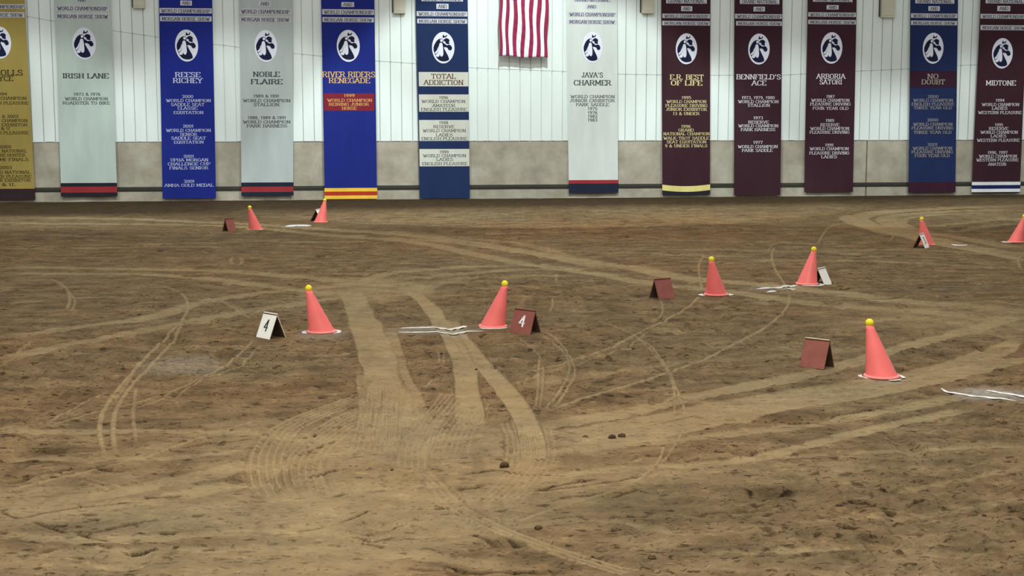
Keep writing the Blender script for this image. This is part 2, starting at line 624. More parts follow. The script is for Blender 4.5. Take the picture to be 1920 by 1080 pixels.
track([(450, 498), (454, 490), (450, 484)], 0.08, 0.6, 0.006, 'ridge')
# right thin lines
track([(1534, 456), (1540, 445), (1550, 430), (1565, 422), (1590, 418)], 0.06, 0.9, 0.006, 'ridge')
track([(1312, 555), (1295, 575), (1255, 600), (1200, 627), (1140, 655), (1060, 682), (965, 705)], 0.05, 0.95, 0.006, 'ridge')
track([(1215, 625), (1180, 650), (1100, 678), (1000, 710), (960, 725)], 0.05, 0.6, 0.005, 'ridge')
track([(1479, 552), (1480, 566), (1465, 590), (1430, 620), (1380, 645), (1330, 670), (1270, 695), (1200, 718), (1110, 745), (1020, 775)], 0.05, 0.95, 0.006, 'ridge')
track([(1452, 464), (1447, 480), (1453, 505), (1465, 525), (1478, 548)], 0.05, 0.8, 0.006, 'ridge')
track([(1440, 470), (1446, 463)], 0.05, 0.6, 0.006, 'ridge')
track([(1320, 478), (1311, 495), (1311, 515), (1317, 545)], 0.05, 0.8, 0.006, 'ridge')
track([(1010, 622), (1040, 636), (1065, 665), (1078, 700), (1062, 735), (1040, 766)], 0.03, 0.9, 0.006, 'ridge')
track([(1014, 630), (1050, 655), (1068, 690), (1050, 735), (1022, 770)], 0.03, 0.8, 0.006, 'ridge')
track([(1110, 600), (1150, 614), (1195, 635), (1230, 662), (1256, 700), (1270, 735), (1286, 775)], 0.035, 0.85, 0.006, 'ridge')
track([(1200, 640), (1240, 680), (1262, 725), (1265, 775)], 0.03, 0.7, 0.006, 'ridge')
track([(1012, 670), (1009, 700), (1008, 740), (1003, 770)], 0.03, 0.7, 0.006, 'ridge')
track([(1018, 690), (1018, 720), (1012, 765)], 0.03, 0.6, 0.006, 'ridge')
track([(975, 638), (1000, 655), (1015, 675)], 0.03, 0.6, 0.005, 'ridge')
track([(1238, 566), (1243, 585), (1236, 600)], 0.04, 0.7, 0.006, 'ridge')
track([(1036, 562), (1036, 575), (1030, 586)], 0.04, 0.8, 0.006, 'ridge')
track([(1045, 515), (1042, 528)], 0.05, 0.6, 0.006, 'ridge')
track([(822, 660), (824, 685)], 0.03, 0.7, 0.006, 'ridge')
track([(832, 665), (832, 688)], 0.03, 0.6, 0.006, 'ridge')
track([(795, 730), (810, 715), (822, 708)], 0.04, 0.7, 0.005, 'ridge')
track([(1245, 835), (1235, 865), (1205, 893), (1165, 915), (1060, 947), (965, 978)], 0.028, 0.9, 0.006, 'ridge')
track([(1285, 800), (1262, 840), (1240, 870)], 0.03, 0.6, 0.005, 'ridge')
track([(1920, 478), (1909, 488), (1913, 505)], 0.06, 0.8, 0.006, 'ridge')
track([(1666, 455), (1690, 428)], 0.05, 0.7, 0.006, 'ridge')
# straight harrow lines across the far ground
for q in ([(880, 438), (1100, 433), (1300, 427), (1520, 430)], [(950, 452), (1200, 450), (1400, 452), (1600, 459)], [(1100, 466), (1500, 471), (1650, 480)],
          [(0, 462), (250, 458), (480, 452), (620, 454)], [(540, 455), (700, 452)], [(0, 468), (300, 463), (420, 465)], [(1400, 488), (1650, 492), (1920, 505)],
          [(0, 440), (200, 442), (420, 440)], [(1000, 470), (1200, 474), (1420, 482)], [(1550, 470), (1700, 468), (1920, 480)]):
    track(q, 0.17, 0.5, 0.004)
# the turning loop at the far right
track([(1920, 386), (1780, 390), (1670, 397), (1615, 404), (1602, 410), (1620, 420), (1670, 434), (1720, 445), (1800, 462), (1920, 480)], 0.5, 0.9)
track([(1600, 416), (1680, 438), (1740, 452), (1840, 472), (1920, 490)], 0.22, 0.85)
track([(1900, 392), (1780, 396), (1700, 402), (1665, 408), (1664, 416), (1700, 430), (1760, 440), (1850, 455), (1920, 467)], 0.34, 0.8)
track([(1850, 399), (1760, 402), (1705, 408), (1688, 415), (1700, 424), (1740, 433)], 0.22, 0.75)
track([(1740, 424), (1800, 418), (1870, 412), (1920, 410)], 0.25, 0.6)
track([(1780, 434), (1850, 424), (1920, 420)], 0.25, 0.55)
track([(1560, 488), (1650, 482), (1780, 486), (1870, 498)], 0.22, 0.3)
# broad bands sweeping up to the right
track([(980, 725), (1100, 705), (1280, 680), (1450, 668), (1600, 655)], 0.16, 0.45)
track([(1000, 800), (1150, 778), (1300, 745), (1450, 715), (1560, 690), (1680, 655), (1800, 622), (1920, 590)], 0.2, 0.85)
track([(1040, 820), (1200, 790), (1400, 752), (1600, 722), (1760, 690), (1920, 636)], 0.2, 0.85)
track([(1060, 840), (1250, 805), (1450, 762), (1620, 738), (1760, 705), (1920, 668)], 0.26, 0.9)
track([(900, 850), (1100, 838), (1280, 822), (1480, 800), (1640, 775), (1800, 745)], 0.14, 0.75)
track([(960, 905), (1120, 880), (1300, 870), (1440, 852), (1560, 822), (1700, 792), (1820, 768)], 0.12, 0.9)
track([(1400, 858), (1600, 850), (1760, 842), (1920, 838)], 0.07, 0.7)
track([(1480, 980), (1700, 965), (1920, 935)], 0.07, 0.5)
track([(1280, 1035), (1600, 1028), (1920, 1040)], 0.07, 0.4)
track([(1600, 935), (1760, 905), (1920, 875)], 0.06, 0.55)
track([(1550, 610), (1700, 598), (1800, 608), (1920, 640)], 0.16, 0.4)
# left foreground streaks
track([(0, 810), (200, 808), (400, 810), (530, 814)], 0.12, 0.75)
track([(0, 862), (120, 860), (300, 858), (450, 846)], 0.10, 0.6)
track([(0, 925), (110, 898), (250, 865), (330, 838), (378, 822), (490, 788)], 0.03, 0.85, 0.006, 'ridge')
track([(150, 893), (200, 908), (240, 916)], 0.025, 0.8, 0.006, 'ridge')
track([(150, 902), (190, 914), (215, 922)], 0.025, 0.7, 0.006, 'ridge')
track([(490, 860), (400, 885), (300, 905), (200, 925), (60, 940)], 0.16, 0.75)
track([(620, 890), (480, 900), (320, 930), (160, 950), (0, 965)], 0.16, 0.6)
track([(0, 1000), (200, 1010), (420, 995), (640, 985)], 0.12, 0.6)
track([(0, 1040), (250, 1030), (500, 1025), (760, 1035), (960, 1060)], 0.12, 0.5)
track([(960, 985), (1100, 970), (1300, 1000)], 0.08, 0.4)
# drag marks
track([(0, 955), (35, 968), (75, 958), (150, 946), (240, 938)], 0.022, 0.6, 0.012, 'groove')
track([(62, 976), (100, 988), (140, 998), (205, 1010)], 0.02, 0.7, 0.012, 'groove')
track([(140, 998), (175, 994), (215, 986), (270, 975)], 0.03, 0.6, 0.012, 'groove')
track([(30, 1040), (150, 1020), (210, 1025)], 0.02, 0.4, 0.008, 'groove')
track([(880, 1000), (960, 1015), (990, 1014)], 0.02, 0.5, 0.010, 'groove')
track([(1200, 890), (1120, 905), (1000, 918)], 0.03, 0.5, 0.010, 'groove')
track([(1290, 960), (1400, 955), (1560, 948), (1620, 940)], 0.02, 0.5, 0.008, 'groove')
track([(1280, 1045), (1500, 1038), (1680, 1030)], 0.02, 0.5, 0.008, 'groove')
track([(760, 1062), (900, 1070), (1060, 1066)], 0.03, 0.5, 0.010, 'groove')
# short dark gouges and turned-up dirt
for q, wd in (([(8, 898), (60, 891), (110, 884), (160, 878), (232, 884)], 0.035), ([(0, 818), (30, 818), (66, 822)], 0.03), ([(30, 822), (60, 826)], 0.02), ([(42, 902), (62, 903)], 0.02), ([(115, 890), (140, 886)], 0.03),
              ([(225, 792), (300, 786), (350, 784)], 0.02), ([(255, 802), (300, 800)], 0.02), ([(100, 850), (180, 846)], 0.02), ([(340, 838), (400, 830), (470, 822)], 0.02), ([(560, 850), (590, 846)], 0.02),
              ([(575, 845), (632, 822)], 0.02), ([(580, 888), (632, 880)], 0.025), ([(626, 928), (650, 922)], 0.025), ([(560, 820), (600, 812)], 0.02), ([(860, 914), (902, 910)], 0.03), ([(815, 950), (842, 946)], 0.03),
              ([(870, 888), (930, 880), (990, 886), (1060, 888)], 0.02), ([(1010, 915), (1060, 905), (1120, 896)], 0.03), ([(1050, 930), (1090, 926), (1130, 922)], 0.03), ([(1150, 928), (1200, 915)], 0.03), ([(1140, 965), (1180, 968), (1230, 962)], 0.03),
              ([(830, 1058), (890, 1068), (960, 1068), (1010, 1066)], 0.025), ([(920, 995), (960, 1005), (985, 1012)], 0.02), ([(880, 1028), (905, 1026)], 0.03), ([(360, 965), (384, 962)], 0.03), ([(270, 930), (340, 926)], 0.025), ([(155, 962), (178, 963)], 0.03),
              ([(170, 972), (186, 971)], 0.03), ([(245, 1030), (290, 1024)], 0.03), ([(383, 1024), (402, 1023)], 0.04), ([(425, 1029), (478, 1027)], 0.025), ([(0, 996), (12, 996)], 0.03), ([(20, 1004), (40, 1003)], 0.03), ([(190, 1066), (230, 1064)], 0.03),
              ([(40, 1046), (90, 1044)], 0.03), ([(300, 996), (330, 994)], 0.02), ([(560, 990), (600, 984)], 0.02), ([(680, 1015), (720, 1022)], 0.02), ([(640, 975), (690, 955)], 0.02), ([(700, 990), (760, 978)], 0.02), ([(670, 1000), (700, 1012), (740, 1004)], 0.02),
              ([(1290, 825), (1330, 820)], 0.03), ([(1285, 862), (1310, 858)], 0.03), ([(1440, 790), (1500, 785), (1560, 788)], 0.025), ([(1560, 780), (1640, 768)], 0.02), ([(1380, 850), (1420, 843)], 0.02), ([(1500, 845), (1560, 838), (1600, 842)], 0.02),
              ([(1640, 945), (1620, 950)], 0.03), ([(1700, 948), (1730, 944)], 0.03), ([(1830, 860), (1850, 862)], 0.03), ([(1580, 1047), (1610, 1048)], 0.03), ([(1810, 1040), (1870, 1041)], 0.025), ([(1710, 1002), (1740, 1000)], 0.025), ([(1420, 965), (1560, 955)], 0.02),
              ([(1600, 497), (1640, 498)], 0.05), ([(1570, 555), (1630, 560), (1790, 556)], 0.04), ([(1750, 557), (1790, 559)], 0.06), ([(590, 479), (612, 478)], 0.09), ([(350, 466), (365, 466)], 0.08), ([(600, 470), (650, 466)], 0.05), ([(990, 682), (1000, 682)], 0.05), ([(760, 685), (770, 685)], 0.04),
              ([(490, 724), (498, 724)], 0.03), ([(345, 676), (352, 676)], 0.03), ([(135, 665), (155, 663)], 0.04), ([(80, 708), (86, 708)], 0.04), ([(362, 566), (372, 566)], 0.04), ([(1160, 758), (1176, 757)], 0.03), ([(1138, 722), (1150, 720)], 0.03), ([(1680, 480), (1700, 481)], 0.06)):
    track(q, wd, 0.75, 0.012, 'groove')
for px_, py_, rx_, ry_, st_ in ((1250, 428, 5.0, 3.0, 0.8), (760, 745, 1.2, 0.9, 0.45), (250, 745, 1.4, 0.6, 0.45), (1700, 440, 2.5, 2.5, 0.35), (1190, 860, 1.2, 0.5, 0.3), (640, 900, 1.6, 0.6, 0.3)):
    blob(px_, py_, rx_, ry_, st_, RD)
blob(1230, 950, 0.6, 0.35, 0.35, DM)
blob(1390, 930, 0.7, 0.25, 0.25, DM)
# dusty chalk
blob(1865, 738, 0.36, 0.36, 0.55, CH)
blob(820, 620, 0.36, 0.30, 0.22, CH)
blob(345, 686, 0.28, 0.35, 0.16, CH)
blob(1660, 712, 0.20, 0.22, 0.2, CH)
blob(605, 626, 0.20, 0.3, 0.2, CH)
blob(1460, 541, 0.4, 0.3, 0.15, CH)

# trodden flat where cones, boards and chalk lie
FLAT = np.zeros((NR, NC))
for px_, py_, rx_, ry_ in ((825, 620, 0.5, 0.28), (603, 622, 0.25, 0.25), (924, 614, 0.25, 0.25), (1460, 543, 0.4, 0.35), (1342, 553, 0.25, 0.25), (1513, 534, 0.25, 0.25), (1653, 706, 0.25, 0.25), (1870, 743, 0.5, 0.28),
                           (508, 632, 0.2, 0.2), (980, 627, 0.2, 0.2), (1530, 688, 0.2, 0.2), (1245, 560, 0.2, 0.2)):
    blob(px_, py_, rx_, ry_, 0.9, FLAT)
FLAT = 1 - FLAT

# loose crumbled dirt everywhere the wheels have not gone
wallD = -((XX - WO[0]) * WN[0] + (YY - WO[1]) * WN[1]) * -1.0   # distance in front of the wall
loose = 1 - 0.85 * np.clip(TR, 0, 1)
HT += 0.020 * (vnoise(XX * 0.7, YY * 0.7, 1) - 0.5)


def octave(fx, fy, amp, seed, ridge=False):
    n = vnoise(XX * fx + 0.31 * YY, YY * fy - 0.17 * XX, seed)
    n = (1 - np.abs(2 * n - 1)) if ridge else n
    res = np.clip(1.0 / (fy * 2.2 * rowstep_abs), 0, 1)[:, None]
    return amp * (n - 0.5) * res


rough_zone = 0.55 + 0.9 * smooth((vnoise(XX * 0.55, YY * 0.5, 9) - 0.35) / 0.4)
HT += FLAT * loose * rough_zone * (octave(2.2, 4.5, 0.016, 2) + octave(5.5, 9.0, 0.015, 3, True) + octave(13, 17, 0.018, 4) + octave(31, 34, 0.013, 12))
# hoof pits scattered over the ground
pit = vnoise(XX * 3.3 + 11, YY * 3.9, 21)
HT -= FLAT * (0.4 + 0.6 * loose) * 0.032 * smooth((pit - 0.80) / 0.12) * np.clip(0.5 / (3.9 * rowstep_abs), 0, 1)[:, None]
# levelled towards the foot of the wall
HT *= np.clip(0.25 + wallD / 2.0, 0.25, 1)
dark_tone = smooth((5.2 + 2.4 * (vnoise(XX * 0.22, YY * 0.3, 14) - 0.5) - 0.13 * (XX + 2.0) - wallD) / 2.8)  # dirt colour gets darker towards the foot of the wall
dark_tone = np.maximum(np.where(wallD < 0, 1, dark_tone) * (1 - 0.5 * TR), DM)

verts = np.stack([XX, YY, HT], -1).reshape(-1, 3)
me = bpy.data.meshes.new('floor')
nf = (NR - 1) * (NC - 1)
idx = np.arange(NR * NC).reshape(NR, NC)
quads = np.stack([idx[:-1, :-1], idx[:-1, 1:], idx[1:, 1:], idx[1:, :-1]], -1).reshape(-1, 4)
me.vertices.add(NR * NC)
me.vertices.foreach_set('co', verts.ravel().astype(np.float32))
me.loops.add(nf * 4)
me.loops.foreach_set('vertex_index', quads.ravel().astype(np.int32))
me.polygons.add(nf)
me.polygons.foreach_set('loop_start', np.arange(nf, dtype=np.int32) * 4)
me.polygons.foreach_set('use_smooth', np.ones(nf, dtype=bool))
me.update(calc_edges=True)
ca = me.attributes.new('dirt', 'FLOAT_COLOR', 'POINT')
ca.data.foreach_set('color', np.stack([np.clip(TR, 0, 1), np.clip(CH, 0, 1), dark_tone, np.clip(RD, 0, 1)], -1).ravel().astype(np.float32))
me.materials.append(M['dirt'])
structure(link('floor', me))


def ground(x, y):
    """Height of the dirt at a place."""
    r = np.interp(1.0 / y, inv[::-1], np.arange(NR)[::-1])
    c = np.interp(x / half(y), GU, np.arange(NC))
    r0, c0 = int(min(NR - 2, r)), int(min(NC - 2, c))
    a, b = r - r0, c - c0
    return float((HT[r0, c0] * (1 - b) + HT[r0, c0 + 1] * b) * (1 - a) + (HT[r0 + 1, c0] * (1 - b) + HT[r0 + 1, c0 + 1] * b) * a)


# ---------------------------------------------------------------- the long wall
def wall_root(o):
    """Wall pieces are modelled in wall coordinates: x along, y into the building, z up."""
    o.location = (WO[0], WO[1], 0)
    o.rotation_euler = (0, 0, WYAW)
    return o


S0, S1 = -17.0, 17.0
Z_CONC = wp(1000, 264.7)[1]
Z_RAIL1, Z_RAIL0 = wp(1000, 346.0)[1], wp(1000, 354.0)[1]
rnd = random.Random(4)
# concrete lower wall in two pours with an open joint
b = MB()
joint = wp(1625, 300)[0]
for x0, x1 in ((S0, joint - 0.012), (joint + 0.012, S1)):
    n = int((x1 - x0) / 0.12)
    xs = [x0 + (x1 - x0) * i / n for i in range(n + 1)]
    zt = [Z_CONC + rnd.uniform(-0.006, 0.010) for _ in xs]
    for i in range(n):
        a0, a1 = xs[i], xs[i + 1]
        b.quad((a0, 0, Z_RAIL0 - 0.02), (a1, 0, Z_RAIL0 - 0.02), (a1, 0, zt[i + 1] - 0.012), (a0, 0, zt[i] - 0.012))
        b.quad((a0, 0, zt[i] - 0.012), (a1, 0, zt[i + 1] - 0.012), (a1, 0.012, zt[i + 1]), (a0, 0.012, zt[i]))
        b.quad((a0, 0.012, zt[i]), (a1, 0.012, zt[i + 1]), (a1, 0.2, zt[i + 1]), (a0, 0.2, zt[i]))
    for xe in (x0, x1):
        b.quad((xe, 0, Z_RAIL0 - 0.02), (xe, 0.2, Z_RAIL0 - 0.02), (xe, 0.2, Z_CONC), (xe, 0, Z_CONC))
b.quad((S0, 0.19, 0), (S1, 0.19, 0), (S1, 0.19, Z_CONC), (S0, 0.19, Z_CONC))
structure(wall_root(b.build('wall_lower', M['concrete'])))
# concrete footing below the rail, ragged where the dirt meets it
b = MB()
for x0, x1 in ((S0, joint - 0.01), (joint + 0.01, S1)):
    b.box(x0, x1, -0.015, 0.18, -0.12, Z_RAIL0 + 0.005)
o = structure(wall_root(b.build('trim_1', M['concrete'])))
bevel(o, 0.012)
# dark rail board between them, its top edge sloping out
b = MB()
zr = Z_RAIL0 + 0.006
b.quad((S0, -0.03, zr), (S1, -0.03, zr), (S1, -0.03, zr + 0.035), (S0, -0.03, zr + 0.035))
b.quad((S0, -0.03, zr + 0.035), (S1, -0.03, zr + 0.035), (S1, -0.002, Z_RAIL1), (S0, -0.002, Z_RAIL1))
b.quad((S0, 0.1, zr), (S1, 0.1, zr), (S1, -0.03, zr), (S0, -0.03, zr))
b.quad((S0, -0.002, Z_RAIL1), (S1, -0.002, Z_RAIL1), (S1, 0.05, Z_RAIL1), (S0, 0.05, Z_RAIL1))
structure(wall_root(b.build('trim_2', M['rail'])))
# white ribbed cladding: flat pans with narrow folded seams
pitch = 0.2285
xr = wp(914.6, 250)[0]
k0 = int((S0 - xr) / pitch) - 1
zb, zt = Z_CONC + 0.010, 6.6
v, f = [], []
prof = []
k = k0
while xr + k * pitch < S1:
    s = xr + k * pitch
    prof += [(s - 0.009, -0.018), (s - 0.006, 0.020), (s + 0.006, 0.020), (s + 0.009, -0.020), (s + 0.030, -0.021), (s + 0.040, -0.018)]
    k += 1
for (s, y) in prof:
    v += [(s, y, zb), (s, y, zt), (s, 0.06, zb)]
for i in range(len(prof) - 1):
    a, c = 3 * i, 3 * (i + 1)
    f += [(a, c, c + 1, a + 1), (a + 2, c + 2, c, a)]
structure(wall_root(build('wall_back', v, f, M['cladding'])))
# lapped end joint of the sheets, sagging across the wall
lap = [(-60, 12), (55, 31.5), (95, 38.5), (211, 57), (293, 69), (404, 83), (446, 88), (552, 100), (602, 105), (707, 114), (780, 119), (881, 126.5), (933, 129), (1066, 134),
       (1170, 139), (1240, 140), (1335, 140.7), (1470, 140.5), (1510, 138), (1607, 133), (1704, 129), (1798, 122.5), (1830, 121), (1980, 112)]
lap = [wp(x, y, 0.02) for x, y in lap]
ls = np.linspace(lap[0][0], lap[-1][0], 260)
lz = np.interp(ls, [p[0] for p in lap], [p[1] for p in lap])
b = MB()
for i in range(len(ls) - 1):
    a0, a1, z0, z1 = ls[i], ls[i + 1], lz[i], lz[i + 1]
    b.quad((a0, -0.0245, z0 - 0.003), (a1, -0.0245, z1 - 0.003), (a1, -0.0245, z1 + 0.003), (a0, -0.0245, z0 + 0.003))
    b.quad((a0, -0.0245, z0 + 0.003), (a1, -0.0245, z1 + 0.003), (a1, -0.015, z1 + 0.006), (a0, -0.015, z0 + 0.006))
    b.quad((a0, -0.015, z0 - 0.003), (a1, -0.015, z1 - 0.003), (a1, -0.0245, z1 - 0.003), (a0, -0.0245, z0 - 0.003))
k = k0
while xr + k * pitch < S1:
    s = xr + k * pitch + 0.018
    if ls[0] < s < ls[-1]:
        z = float(np.interp(s, ls, lz))
        b.box(s - 0.006, s + 0.006, -0.028, -0.022, z - 0.008, z + 0.008, 1)
    k += 1
structure(wall_root(b.build('trim_3', [M['lap'], M['clip']])))

# ---------------------------------------------------------------- lettering: a small slab-serif stroke alphabet
GL = {
    'A': (4.4, [[(0, 0), (2.2, 6)], [(2.2, 6), (4.4, 0)], [(0.9, 2.1), (3.5, 2.1)]]),
    'B': (3.8, [[(0.5, 0), (0.5, 6)], [(0.5, 6), (2.6, 6), (3.4, 5.3), (3.4, 3.9), (2.6, 3.2), (0.5, 3.2)], [(2.6, 3.2), (3.7, 2.4), (3.7, 0.8), (2.8, 0), (0.5, 0)]]),
    'C': (4.0, [[(3.9, 4.6), (3.2, 5.8), (1.6, 6), (0.4, 4.8), (0.2, 3), (0.4, 1.2), (1.6, 0), (3.2, 0.2), (3.9, 1.4)]]),
    'D': (4.2, [[(0.5, 0), (0.5, 6)], [(0.5, 6), (2.6, 6), (3.9, 4.8), (4.1, 3), (3.9, 1.2), (2.6, 0), (0.5, 0)]]),
    'E': (3.6, [[(0.5, 0), (0.5, 6)], [(0.5, 6), (3.5, 6), (3.5, 5.0)], [(0.5, 3.1), (2.7, 3.1)], [(0.5, 0), (3.6, 0), (3.6, 1.0)]]),
    'F': (3.4, [[(0.5, 0), (0.5, 6)], [(0.5, 6), (3.4, 6), (3.4, 5.0)], [(0.5, 3.1), (2.6, 3.1)]]),
    'G': (4.2, [[(3.9, 4.6), (3.2, 5.8), (1.6, 6), (0.4, 4.8), (0.2, 3), (0.4, 1.2), (1.6, 0), (3.2, 0.1), (4.0, 1), (4.0, 2.7)], [(2.6, 2.7), (4.5, 2.7)]]),
    'H': (4.2, [[(0.5, 0), (0.5, 6)], [(3.7, 0), (3.7, 6)], [(0.5, 3.1), (3.7, 3.1)]]),
    'I': (1.4, [[(0.7, 0), (0.7, 6)]]),
    'J': (2.8, [[(2.1, 6), (2.1, 1.2), (1.4, 0), (0.4, 0.3), (0.1, 1.4)]]),
    'K': (4.2, [[(0.5, 0), (0.5, 6)], [(3.7, 6), (0.6, 2.6)], [(1.7, 3.6), (3.9, 0)]]),
    'L': (3.4, [[(0.5, 0), (0.5, 6)], [(0.5, 0), (3.4, 0), (3.4, 1.1)]]),
    'M': (5.2, [[(0.5, 0), (0.5, 6)], [(0.5, 6), (2.6, 1.4)], [(2.6, 1.4), (4.7, 6)], [(4.7, 6), (4.7, 0)]]),
    'N': (4.4, [[(0.5, 0), (0.5, 6)], [(0.5, 6), (3.9, 0)], [(3.9, 0), (3.9, 6)]]),
    'O': (4.4, [[(2.2, 6), (0.8, 5.4), (0.2, 3), (0.8, 0.6), (2.2, 0), (3.6, 0.6), (4.2, 3), (3.6, 5.4), (2.2, 6)]]),
    'P': (3.7, [[(0.5, 0), (0.5, 6)], [(0.5, 6), (2.7, 6), (3.6, 5.2), (3.6, 3.7), (2.7, 2.9), (0.5, 2.9)]]),
    'Q': (4.4, [[(2.2, 6), (0.8, 5.4), (0.2, 3), (0.8, 0.6), (2.2, 0), (3.6, 0.6), (4.2, 3), (3.6, 5.4), (2.2, 6)], [(2.6, 1.4), (4.3, -0.6)]]),
    'R': (4.2, [[(0.5, 0), (0.5, 6)], [(0.5, 6), (2.7, 6), (3.6, 5.2), (3.6, 3.9), (2.7, 3.1), (0.5, 3.1)], [(2.2, 3.1), (4.0, 0)]]),
    'S': (3.6, [[(3.3, 4.7), (2.7, 5.9), (1.1, 6), (0.3, 5.0), (0.5, 3.7), (3.1, 2.5), (3.4, 1.1), (2.6, 0), (0.9, 0), (0.2, 1.3)]]),
    'T': (4.0, [[(2.0, 0), (2.0, 6)], [(0.1, 5.0), (0.1, 6), (3.9, 6), (3.9, 5.0)]]),
    'U': (4.2, [[(0.6, 6), (0.6, 1.4), (1.3, 0.1), (2.9, 0.1), (3.6, 1.4), (3.6, 6)]]),
    'V': (4.2, [[(0.2, 6), (2.1, 0)], [(2.1, 0), (4.0, 6)]]),
    'W': (6.0, [[(0.2, 6), (1.7, 0)], [(1.7, 0), (3.0, 5.0)], [(3.0, 5.0), (4.3, 0)], [(4.3, 0), (5.8, 6)]]),
    'X': (4.2, [[(0.3, 6), (3.9, 0)], [(3.9, 6), (0.3, 0)]]),
    'Y': (4.2, [[(0.2, 6), (2.1, 2.8)], [(4.0, 6), (2.1, 2.8)], [(2.1, 2.8), (2.1, 0)]]),
    'Z': (3.8, [[(0.3, 5), (0.3, 6), (3.6, 6), (0.2, 0), (3.6, 0), (3.6, 1)]]),
    '0': (3.2, [[(1.6, 6), (0.5, 5.2), (0.2, 3), (0.5, 0.8), (1.6, 0), (2.7, 0.8), (3.0, 3), (2.7, 5.2), (1.6, 6)]]),
    '1': (1.8, [[(0.2, 4.9), (0.9, 6), (0.9, 0)]]),
    '2': (3.2, [[(0.2, 4.6), (0.8, 5.8), (2.3, 6), (2.9, 4.6), (2.4, 3.2), (0.2, 0), (3.1, 0), (3.1, 0.9)]]),
    '3': (3.2, [[(0.2, 5.2), (1.2, 6), (2.5, 5.8), (2.9, 4.6), (2.2, 3.4), (1.3, 3.2)], [(2.2, 3.4), (3.0, 2.0), (2.6, 0.4), (1.2, 0), (0.2, 0.9)]]),
    '4': (3.4, [[(2.4, 0), (2.4, 6), (0.1, 1.8), (3.4, 1.8)]]),
    '5': (3.2, [[(2.9, 6), (0.6, 6), (0.4, 3.3), (1.8, 3.8), (2.9, 2.8), (2.9, 1.0), (1.8, 0), (0.2, 0.7)]]),
    '6': (3.2, [[(2.7, 5.4), (1.6, 6), (0.5, 4.8), (0.2, 2.2), (0.8, 0.3), (2.0, 0), (2.9, 1.2), (2.6, 3.0), (1.4, 3.4), (0.3, 2.2)]]),
    '7': (3.2, [[(0.2, 5.0), (0.2, 6), (3.0, 6), (1.2, 0)]]),
    '8': (3.2, [[(1.6, 3.2), (0.4, 4.2), (0.7, 5.7), (1.6, 6), (2.5, 5.7), (2.8, 4.2), (1.6, 3.2), (0.2, 2.0), (0.5, 0.4), (1.6, 0), (2.7, 0.4), (3.0, 2.0), (1.6, 3.2)]]),
    '9': (3.2, [[(0.5, 0.6), (1.6, 0), (2.7, 1.2), (3.0, 3.8), (2.4, 5.7), (1.2, 6), (0.3, 4.8), (0.6, 3.0), (1.8, 2.6), (2.9, 3.8)]]),
    '&': (4.0, [[(3.9, 2.6), (2.6, 0.3), (1.0, 0), (0.2, 1.4), (0.7, 2.8), (2.4, 4.2), (2.3, 5.7), (1.2, 6), (0.7, 5.0), (1.2, 3.6), (3.9, 0)]]),
    '.': (1.2, [[(0.6, 0), (0.6, 0.7)]]),
    ',': (1.2, [[(0.7, 0.6), (0.3, -1.0)]]),
    "'": (1.2, [[(0.6, 6), (0.5, 4.6)]]),
    '-': (2.6, [[(0.3, 3), (2.3, 3)]]),
}
SERIF = set('ABDEFHIJKLMNPRTUVWXY')


def strokes(text, serif=True, weight=0.95, gap=0.9):
    """Unit outline of a line of text: (width, list of quads) with capitals six units high."""
    x, quads = 0.0, []
    for chh in text:
        if chh == ' ':
            x += 2.6
            continue
        w, lines = GL[chh]
        for ln in lines:
            for (ax, ay), (bx, by) in zip(ln[:-1], ln[1:]):
                dx, dy = bx - ax, by - ay
                l = math.hypot(dx, dy)
                t = weight * (0.45 + 0.55 * abs(dy) / l) / 2
                ex, ey = dx / l * t * 0.6, dy / l * t * 0.6
                nx, ny = -dy / l * t, dx / l * t
                quads.append([(x + ax - ex + nx, ay - ey + ny), (x + ax - ex - nx, ay - ey - ny), (x + bx + ex - nx, by + ey - ny), (x + bx + ex + nx, by + ey + ny)])
        if serif and chh in SERIF:
            seen = set()
            for ln in lines:
                for (ex, ey), (ox, oy) in ((ln[0], ln[1]), (ln[-1], ln[-2])):
                    if ey in (0, 6) and abs(oy - ey) > 2 and (ex, ey) not in seen:
                        seen.add((ex, ey))
                        y0, y1 = (0, 0.5) if ey == 0 else (5.5, 6)
                        quads.append([(x + ex - 1.0, y0), (x + ex + 1.0, y0), (x + ex + 1.0, y1), (x + ex - 1.0, y1)])
        x += w + gap
    return x - gap, quads


# the emblem: a dark horse's head with a white rosette and ribbons, on a white oval (units of the half-axes)
def _em(pts):
    for _ in range(2):                             # round the corners
        pts = [q for a, b in zip(pts, pts[1:] + pts[:1]) for q in ((0.8 * a[0] + 0.2 * b[0], 0.8 * a[1] + 0.2 * b[1]), (0.2 * a[0] + 0.8 * b[0], 0.2 * a[1] + 0.8 * b[1]))]
    return [((x - 675) / 292.0, -(y - 612) / 405.0) for x, y in pts]


